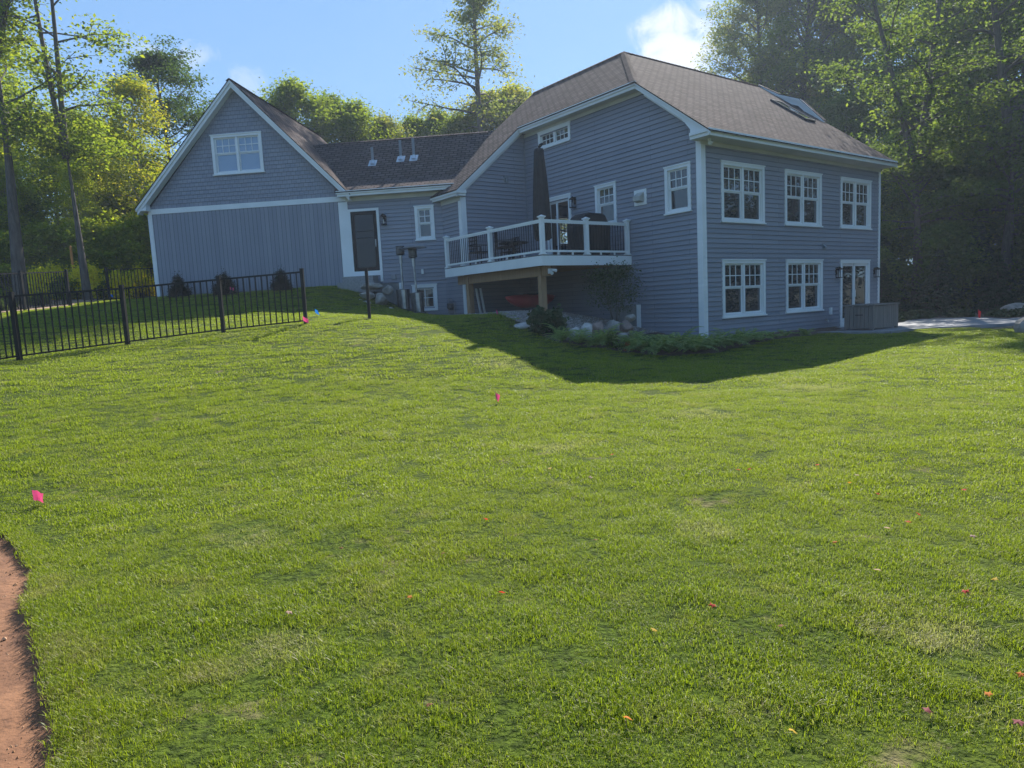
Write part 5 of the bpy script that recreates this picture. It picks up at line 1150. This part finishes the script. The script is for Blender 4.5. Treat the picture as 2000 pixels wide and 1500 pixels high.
row([(cA, 15.6, 28.6, .95, .2, None), (cA, 18.2, 29.0, 1.15, 1.2, None), (cA, 20.6, 28.8, 1.0, 2.2, None), (cA, 22.8, 29.2, 1.2, 3.2, None), (cA, 25.2, 29.6, 1.3, 4.2, None), (cA, 17.0, 31.2, 1.5, 5.2, None), (cA, 21.6, 31.6, 1.6, .9, None), (cA, 14.6, 30.5, 1.2, .9, None)],
    'dark young evergreen in the bed beyond the patio, %s from the left', 'young evergreens beyond the patio', 'evergreen', 'evergreen')
row([(tU, 16.2, 30.5, .7, .4, M_leafd), (tU, 19.6, 30.5, .9, 1.9, M_leafd), (tU, 23.9, 30.8, .8, 2.8, M_leafd), (tU, 17.9, 33.5, 1.0, .8, M_leafd), (tU, 21.4, 33.8, 1.1, 1.8, M_leafd), (tU, 15.4, 34.5, 1.2, 3.8, M_leafd), (tU, 26.5, 33, 1.1, 4.8, M_leafd), (tU, 13.9, 33.0, 1.0, .8, M_leafd), (tU, 24, 38, 1.8, .3, M_leafd), (tU, 27.5, 37, 1.9, 1.3, M_leafd), (tU, 31, 38, 2.0, 2.3, M_leafd), (tU, 21, 41, 1.9, 3.3, M_leafd), (tU, 26, 42, 2.2, 4.3, M_leafd), (tU, 18, 40, 1.6, 5.3, M_leafd), (tU, 30, 33.5, 1.7, .3, M_leafd), (tU, 26.5, 20.3, 1.1, .3, M_leafd), (tU, 27, 22.2, 1.2, 1.3, M_leafd), (tU, 27.5, 24.4, 1.2, 2.3, M_leafd), (tU, 28, 18.4, 1.2, 3.3, M_leafd)],
    'dark leafy bush in the shade of the right woods, %s from the left', 'shaded bushes on the right', 'bush', 'bush')
# low shrubs / perennials as compact plants
def mound(seed, r, h, n, leaf, flat=.6, stems=8):
    rg = np.random.default_rng(seed); T = MB(); 
    k = 40; cc = rg.normal(size=(k, 3)); cc /= np.linalg.norm(cc, axis=1, keepdims=True); cc[:, 2] = np.abs(cc[:, 2]); cc *= rg.uniform(.55, 1, (k, 1)); cc = cc*np.array([r, r, h])
    i = rg.integers(0, k, n); C = cc[i]+rg.normal(size=(n, 3))*np.array([r, r, h])*.16; C[:, 2] = np.maximum(C[:, 2], .03)
    for q in range(stems): T.tube([(0, 0, -.05), tuple(cc[q]*.6), tuple(cc[q])], [.012, .008, .004], 5, False)
    V = leaf_cards(C, leaf, rg, flat=flat); return T, V, np.clip(rg.uniform(0, .6, k)[i]+rg.uniform(0, .4, n), 0, 1)
def mound_meshes(args, leafm):
    T, V, tn = mound(**args); a = obj('stem', T, M_bark, recalc=False); b = quads_object('foliage', V, tn, leafm); ma, mb_ = a.data, b.data; bpy.data.objects.remove(a); bpy.data.objects.remove(b); return ma, mb_
def place_plant(me, name, x, y, label, group, rz=0, sc=1, cat='shrub', z=None, mats=None, parts=('stem', 'foliage')):
    o = empty(name, (x, y, gz(x, y)-.01 if z is None else z), label, cat, group); o.rotation_euler = (0, 0, rz); o.scale = (sc, sc, sc)
    for n_, m_ in zip(parts, me):
        c = bpy.data.objects.new(n_, m_); COL.objects.link(c); c.parent = o
        if mats and n_ != 'stem': c.material_slots[0].link = 'OBJECT'; c.material_slots[0].material = mats
    return o
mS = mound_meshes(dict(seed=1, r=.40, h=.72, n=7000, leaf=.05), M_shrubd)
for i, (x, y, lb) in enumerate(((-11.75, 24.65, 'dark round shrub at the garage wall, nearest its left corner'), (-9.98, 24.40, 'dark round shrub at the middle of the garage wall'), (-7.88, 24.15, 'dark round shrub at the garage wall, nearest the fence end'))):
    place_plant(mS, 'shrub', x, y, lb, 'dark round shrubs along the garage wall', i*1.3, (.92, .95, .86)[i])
mR = mound_meshes(dict(seed=2, r=.52, h=.60, n=1500, leaf=.15, flat=.9), M_rhodo)
place_plant(mR, 'rhododendron', .98, 18.45, 'rhododendron with long drooping leaves between the white rock and the low wall', None)
mH = mound_meshes(dict(seed=3, r=.42, h=.28, n=700, leaf=.13, flat=.5), M_rhodo)
row2 = [(13.6, 24.9), (14.3, 25.3), (15.0, 25.9), (15.8, 26.4), (12.9, 24.6), (13.5, 25.9), (14.8, 27.0), (17.4, 26.2), (18.3, 25.6), (19.3, 25.2), (20.4, 25.0), (17.9, 24.5), (19.0, 24.3), (20.2, 24.2), (16.7, 27.2), (21.4, 25.6), (11.9, 24.0)]
for i, (x, y) in enumerate(sorted(row2, key=lambda q: q[0]/q[1])): place_plant(mH, 'ground_plant', x, y, 'low leafy plant in the shaded bed along the patio, %s from the left' % ORD[i], 'low plants in the bed beyond the patio', i*1.1, .8+.35*((i*7) % 5)/5, 'plant')
# ferns and perennials in the corner bed
def fern(seed, n=22, ln=.80):
    rg = np.random.default_rng(seed); C = []; D = []; T = MB()
    quads = []
    for i in range(n):
        az = rg.uniform(0, 6.28); el = rg.uniform(.7, 1.35); L_ = ln*rg.uniform(.65, 1.15); m = 15; p = np.array([0, 0, 0.]); pts = [p]
        for k in range(m):
            e = el-1.7*(k/m)**1.4; p = p+np.array([math.cos(az)*math.cos(e), math.sin(az)*math.cos(e), math.sin(e)])*L_/m; pts.append(p)
        T.tube(pts[::3], .003, 4, False)
        sd_ = np.array([-math.sin(az), math.cos(az), 0])
        for k in range(2, m+1):
            wd = .13*math.sin(math.pi*min(1, (k/m)*.9+.08))**.7*L_/ln; t = (pts[k]-pts[k-1]); t /= np.linalg.norm(t)
            for s_ in (-1, 1):
                a = pts[k]; tip = a+sd_*s_*wd+t*wd*.35+np.array([0, 0, -wd*.25]); mid = (a+tip)/2; h = t*.016
                quads.append([a-h*.6, mid-h, tip, mid+h])
    return T, np.array(quads), rg.uniform(0, 1, len(quads))
def fern_meshes(seed, leafm, **k):
    T, V, tn = fern(seed, **k); a = obj('stem', T, leafm, recalc=False); b = quads_object('frond', V, tn, leafm); ma, mb_ = a.data, b.data; bpy.data.objects.remove(a); bpy.data.objects.remove(b); return ma, mb_
fm = [fern_meshes(5, M_fern), fern_meshes(6, M_fern, n=26, ln=.7), fern_meshes(7, M_fern, n=24, ln=.55)]
fs_ = [(1.35, 17.62, 0, 1), (1.75, 17.55, 1, .9), (2.2, 17.55, 2, .8), (2.45, 17.7, 0, 1.15), (3.15, 17.6, 1, .9), (3.4, 17.65, 0, 1.1), (3.75, 17.5, 0, 1.1), (4.1, 17.55, 1, 1.15), (4.4, 17.75, 0, 1.25), (4.75, 17.45, 1, 1.1), (5.05, 17.6, 2, 1.0), (5.35, 17.75, 1, 1.0), (5.75, 17.95, 0, 1.05), (6.15, 18.25, 0, .95), (6.5, 18.6, 1, .95), (6.85, 18.75, 2, .8), (4.0, 18.1, 2, 1.1), (3.3, 18.15, 1, 1.), (4.85, 18.0, 2, 1.), (7.3, 19.1, 2, .7), (7.9, 19.5, 2, .65), (8.7, 20.0, 2, .7)]
for i, (x, y, k, sc) in enumerate(sorted(fs_, key=lambda q: q[0]/q[1])): place_plant(fm[k], 'fern', x, y, 'green fern in the bed at the house corner, %s from the left' % ORD[i], 'ferns in the corner bed', i*.9, sc, 'fern', parts=('stem', 'frond'))
mP = mound_meshes(dict(seed=8, r=.16, h=.42, n=420, leaf=.06, flat=.9, stems=14), M_leafd)
place_plant(mP, 'perennial', 2.62, 17.65, 'dark wispy perennial among the ferns below the boulders', None, 0, 1.1, 'plant')
mO = mound_meshes(dict(seed=9, r=.10, h=.22, n=120, leaf=.06, flat=.9), leaf_mat('rusty_leaves', [(.30, .12, .04), (.42, .18, .06)], .3))
place_plant(mO, 'perennial', 3.02, 17.55, 'small rusty orange plant among the ferns', None, 0, 1.2, 'plant')
# shrub with arching stems in front of the foundation
T, V, tn = make_tree(seed=31, H=1.9, r0=.018, base=.75, crown=.62, nleaf=3200, leaf=.065, nl=40, clump=.13, layered=.8, rise=.3, wob=.3, sub=4,
    forks=[((0, 0, 0), (.25*math.cos(a), .25*math.sin(a), 1), 1.75, .014, .7) for a in (0, 1.2, 2.5, 3.7, 5.0)])
sh = empty('serviceberry_shrub', (3.02, 19.35, gz(3.02, 19.35)-.05), 'tall airy shrub with thin stems in front of the deck end', 'shrub')
o = obj('stem', T, M_bark, recalc=False); o.parent = sh; o = quads_object('foliage', V, tn, M_rhodo, sh)
# goldenrod
mG = mound_meshes(dict(seed=10, r=.55, h=1.0, n=2600, leaf=.09, flat=.9, stems=16), M_gold)
mGl = mound_meshes(dict(seed=13, r=.55, h=.75, n=1800, leaf=.12, flat=.9, stems=16), M_leaf)
gl = [(-18.3, 26.7), (-17.7, 26.4), (-17.1, 26.6), (-16.6, 26.9), (-16.4, 27.2), (-15.3, 27.3), (-18.0, 27.4), (-15.9, 27.6), (-14.9, 28.0), (-17.3, 27.3)]
for i, (x, y) in enumerate(sorted(gl, key=lambda q: q[0]/q[1])): place_plant(mG if i % 4 != 3 else mGl, 'goldenrod' if i % 4 != 3 else 'weed', x, y, ('yellow goldenrod clump behind the fence, %s from the left' if i % 4 != 3 else 'green weed clump among the goldenrod, %s from the left') % ORD[i], 'goldenrod behind the fence', i*1.7, 1.0+.08*(i % 4), 'plant')
for i, (x, y) in enumerate([(-17.0, 22.8), (-17.4, 23.8), (-16.9, 24.9), (-17.6, 21.6), (-14.7, 28.4)]): place_plant(mGl, 'weed', x, y, 'dark weedy clump in the strip behind the back fence, %s from the front' % ORD[i], 'weeds behind the back fence', i*1.7, .6, 'plant', mats=M_leafd)

# ------------------------------------------------------------------ fallen leaves
def leaf_shape(seed, s=.045):
    r_ = random.Random(seed); pts = []
    for i in range(15):
        a = 2*math.pi*i/15; rr = s*((1.0 if i % 3 == 0 else .62)*(1 if i not in (7, 8) else .45))*r_.uniform(.85, 1.1); pts.append((rr*math.cos(a), rr*math.sin(a)))
    mb = MB(); vs = [(0, 0, .01)]+[(x, y, .25*abs(y)+.12*x*math.sin(seed)+.004*r_.random()) for x, y in pts]
    return mb.add(vs, [(0, i+1, (i+1) % 15+1) for i in range(15)])
LC = {'red': (.40, .035, .025), 'orange': (.50, .17, .035), 'yellow': (.50, .33, .05), 'tan pink': (.38, .25, .20), 'dark pink': (.28, .09, .10), 'brown': (.20, .10, .05)}
LM = {k: leaf_mat('fallen_leaf_'+k.replace(' ', '_'), [v, v], .35) for k, v in LC.items()}
FL = [(0.93, 6.44, 'red'), (1.89, 5.68, 'red'), (2.0, 5.71, 'red'), (2.61, 4.8, 'red'), (2.62, 4.33, 'red'), (2.3, 4.12, 'tan pink'), (2.47, 4.19, 'dark pink'), (1.85, 3.86, 'orange'), (1.88, 3.45, 'tan pink'), (2.38, 3.28, 'yellow'), (2.15, 3.16, 'red'), (0.91, 3.13, 'red'), (0.58, 2.91, 'yellow'), (1.15, 2.9, 'brown'), (1.42, 2.27, 'dark pink'), (1.67, 2.17, 'dark pink'), (0.9, 2.18, 'yellow'), (0.35, 2.26, 'orange'), (-0.23, 4.6, 'red'), (-0.47, 4.01, 'brown'), (-1.14, 4.2, 'brown'), (0.47, 4.08, 'brown'), (-0.11, 3.41, 'red'), (-0.58, 3.36, 'orange'), (-1.19, 3.31, 'tan pink'), (0.3, 5.96, 'tan pink'), (0.62, 5.62, 'tan pink'), (2.61, 5.77, 'red'), (2.74, 5.35, 'tan pink'), (2.59, 5.17, 'orange'), (3.25, 4.82, 'red'), (2.67, 3.87, 'tan pink'), (1.68, 2.33, 'orange'), (1.89, 2.45, 'orange'), (-0.37, 2.4, 'brown')]
cnt = {}; r_ = random.Random(9)
for i, (x, y, c) in enumerate(sorted(FL, key=lambda q: q[1])):
    k = cnt.get(c, 0); cnt[c] = k+1
    o = obj('fallen_leaf', leaf_shape(i, .022 if c in ('red', 'tan pink', 'dark pink') else .018), LM[c], recalc=False, smooth=True)
    o.location = (x, y, gz(x, y)+.034); o.rotation_euler = (r_.uniform(-.4, .4), r_.uniform(-.4, .4), r_.uniform(0, 6))
    tag(o, '%s fallen leaf lying on the grass, %s nearest of the %s ones' % (c, ORD[k], c), 'fallen leaf', 'fallen leaves on the lawn')

# ------------------------------------------------------------------ grass
def tuft(seed, n, hgt, rad, wd):
    rg = np.random.default_rng(seed); vs = []; fs = []; tn = []
    for i in range(n):
        a = rg.uniform(0, 6.28); r0_ = rad*math.sqrt(rg.uniform()); x, y = r0_*math.cos(a), r0_*math.sin(a); b = rg.uniform(0, 6.28); h = hgt*rg.uniform(.5, 1.2)
        ln = h*rg.uniform(.15, 1.1); dx, dy = math.cos(b), math.sin(b); sx, sy = -dy*wd/2, dx*wd/2; k = len(vs); t_ = rg.uniform()
        for f, w_ in ((0, 1), (.45, .9), (.8, .6)):
            px, py, pz = x+dx*ln*f*f, y+dy*ln*f*f, h*(f-.25*f*f*(ln/h))
            vs += [(px-sx*w_, py-sy*w_, pz), (px+sx*w_, py+sy*w_, pz)]
        vs.append((x+dx*ln, y+dy*ln, h*(1-.3*ln/h)))
        fs += [(k, k+1, k+3, k+2), (k+2, k+3, k+5, k+4), (k+4, k+5, k+6)]; tn += [t_]*3
    me = bpy.data.meshes.new('grass_tuft'); me.from_pydata(vs, [], fs); at = me.attributes.new('tone', 'FLOAT', 'FACE'); at.data.foreach_set('value', tn); me.materials.append(M_blade)
    return bpy.data.objects.new('grass_tuft', me)
def grass_band(r0, r1, dens, tufts, smin, smax, seed, amax=R(52)):
    rg = np.random.default_rng(seed); area = amax*(r1*r1-r0*r0); n = int(area*dens)
    r_ = np.sqrt(rg.uniform(r0*r0, r1*r1, n)); a = rg.uniform(-amax, amax, n); x = r_*np.sin(a); y = r_*np.cos(a)
    keep = in_lawn(x, y)
    f = vnoise(x, y, 3.3, 1)*.5+vnoise(x, y, 8.5, 2)*.5
    # thin streaks where sod rolls meet, and sparse spots
    u = x*math.cos(.35)+y*math.sin(.35); v = -x*math.sin(.35)+y*math.cos(.35); v = v+.05*np.sin(u*3.1)
    row_ = np.floor(v/.42); seam = np.abs(v/.42-row_-.5) > .455
    su = (u+row_*.73)/1.35; seam2 = (np.abs(su-np.floor(su)-.5) > .487)
    thin = ((seam | seam2) & (vnoise(x, y, 1.1, 7) > .45) & (rg.uniform(0, 1, n) < .85)) | ((f < .22) & (rg.uniform(0, 1, n) < .8))
    keep &= ~thin
    x, y, f, r_ = x[keep], y[keep], f[keep], r_[keep]
    if r0 < 1:
        ye = rg.uniform(.2, 5.8, 1300); xe = trench_x(ye)+np.abs(rg.normal(0, .05, 1300))-.005; x = np.concatenate([x, xe]); y = np.concatenate([y, ye]); f = np.concatenate([f, rg.uniform(.3, .8, 1300)])
    n = len(x); z = gz_arr(x, y)-.004
    me = bpy.data.meshes.new('grass'); me.vertices.add(n); me.vertices.foreach_set('co', np.stack([x, y, z], -1).astype(np.float32).ravel())
    sc = rg.uniform(smin, smax, n)*(.38+1.18*f)
    at = me.attributes.new('scl', 'FLOAT', 'POINT'); at.data.foreach_set('value', sc.astype(np.float32))
    at = me.attributes.new('rot', 'FLOAT', 'POINT'); at.data.foreach_set('value', rg.uniform(0, 6.28, n).astype(np.float32))
    at = me.attributes.new('pick', 'INT', 'POINT'); at.data.foreach_set('value', rg.integers(0, 6, n).astype(np.int32))
    o = bpy.data.objects.new('grass', me); COL.objects.link(o); me.materials.append(M_blade)
    col = bpy.data.collections.new('tufts'); 
    for t in tufts: col.objects.link(t)
    g = bpy.data.node_groups.new('grass_nodes', 'GeometryNodeTree'); g.interface.new_socket('Geometry', in_out='INPUT', socket_type='NodeSocketGeometry'); g.interface.new_socket('Geometry', in_out='OUTPUT', socket_type='NodeSocketGeometry')
    gi, go = g.nodes.new('NodeGroupInput'), g.nodes.new('NodeGroupOutput'); ci = g.nodes.new('GeometryNodeCollectionInfo'); ci.inputs['Collection'].default_value = col; ci.inputs['Separate Children'].default_value = True; ci.inputs['Reset Children'].default_value = True
    ip = g.nodes.new('GeometryNodeInstanceOnPoints'); ip.inputs['Pick Instance'].default_value = True
    def na(nm, ty): q = g.nodes.new('GeometryNodeInputNamedAttribute'); q.data_type = ty; q.inputs['Name'].default_value = nm; return q.outputs['Attribute']
    cx = g.nodes.new('ShaderNodeCombineXYZ'); g.links.new(na('rot', 'FLOAT'), cx.inputs[2])
    g.links.new(gi.outputs[0], ip.inputs['Points']); g.links.new(ci.outputs[0], ip.inputs['Instance']); g.links.new(na('pick', 'INT'), ip.inputs['Instance Index']); g.links.new(na('scl', 'FLOAT'), ip.inputs['Scale']); g.links.new(cx.outputs[0], ip.inputs['Rotation'])
    g.links.new(ip.outputs[0], go.inputs[0]); md = o.modifiers.new('grass', 'NODES'); md.node_group = g
    return tag(o, None, None, None, 'stuff')
near = [tuft(100+i, 52, .029, .060, .0024) for i in range(6)]
midt = [tuft(200+i, 50, .030, .095, .0042) for i in range(6)]
fart = [tuft(300+i, 50, .033, .17, .008) for i in range(6)]
for args, lb in (((.9, 5.5, 420, near, .85, 1.2, 1), 'mown green lawn grass in the foreground'), ((5.5, 11.5, 230, midt, .8, 1.15, 2), 'mown green lawn grass in the middle of the yard'), ((11.5, 31, 85, fart, .75, 1.1, 3), 'mown green lawn grass near the house')):
    o = grass_band(*args); tag(o, lb, 'grass')
# dry straw clippings lying in the soil bed
rg = np.random.default_rng(8); n = 900; y = rg.uniform(1.0, 5.6, n); x = trench_x(y)-rg.exponential(.35, n)-.03; z = ground_z(x, y)+.012; b = rg.uniform(0, 3.14, n); h = rg.uniform(.01, .03, n)
dx, dy = np.cos(b)*h, np.sin(b)*h; w_ = .0012
V = np.stack([np.stack([x-dx, y-dy, z], -1), np.stack([x-dy*.06, y+dx*.06, z+.004], -1), np.stack([x+dx, y+dy, z+.003], -1), np.stack([x+dy*.06, y-dx*.06, z+.004], -1)], 1)
tag(quads_object('straw', V, rg.uniform(0, 1, n), leaf_mat('straw_bits', [(.30, .20, .11), (.48, .36, .20)], .1)), 'bits of dry straw lying on the bare soil bed', 'straw', kind='stuff')

rg = np.random.default_rng(18); n = 2600; y = rg.uniform(1.2, 5.3, n); x = trench_x(y)-rg.uniform(.0, 1.0, n)**1.3*1.2-.015; z = ground_z(x, y)+.036
r0 = rg.uniform(.002, .006, n)*np.where(rg.uniform(0, 1, n) > .94, 2.6, 1); a = rg.uniform(0, 6.28, n)
K = tet[None]*r0[:, None, None]; ca, sa = np.cos(a)[:, None], np.sin(a)[:, None]
K = np.stack([K[..., 0]*ca-K[..., 1]*sa+x[:, None], K[..., 0]*sa+K[..., 1]*ca+y[:, None], K[..., 2]+z[:, None]], -1)
tag(quads_object('soil_crumbs', np.concatenate([K[:, list(f)] for f in fcs], 0), np.tile(rg.uniform(0, 1, n), 4), leaf_mat('soil_crumb', [(.13, .06, .03), (.30, .15, .07), (.42, .27, .17)], 0.0, .9), k=3), 'crumbs of soil and small stones on the bare soil bed', 'soil', kind='stuff')

# ------------------------------------------------------------------ haze volume added to stand for lens glare over house and woods
hm = bpy.data.materials.new('glare_haze'); hm.use_nodes = True; t = hm.node_tree; t.nodes.clear(); o_ = nd(t, 'ShaderNodeOutputMaterial'); pv = nd(t, 'ShaderNodeVolumePrincipled')
pv.inputs['Color'].default_value = (.70, .82, 1.0, 1); pv.inputs['Density'].default_value = .0009; pv.inputs['Anisotropy'].default_value = .3; t.links.new(pv.outputs[0], o_.inputs['Volume'])
hz = obj('haze', MB().box(-122, 122, -66, 152, -5, 48), hm); tag(hz, 'thin bluish haze added around the house and trees to stand for lens glare', 'haze', kind='stuff')
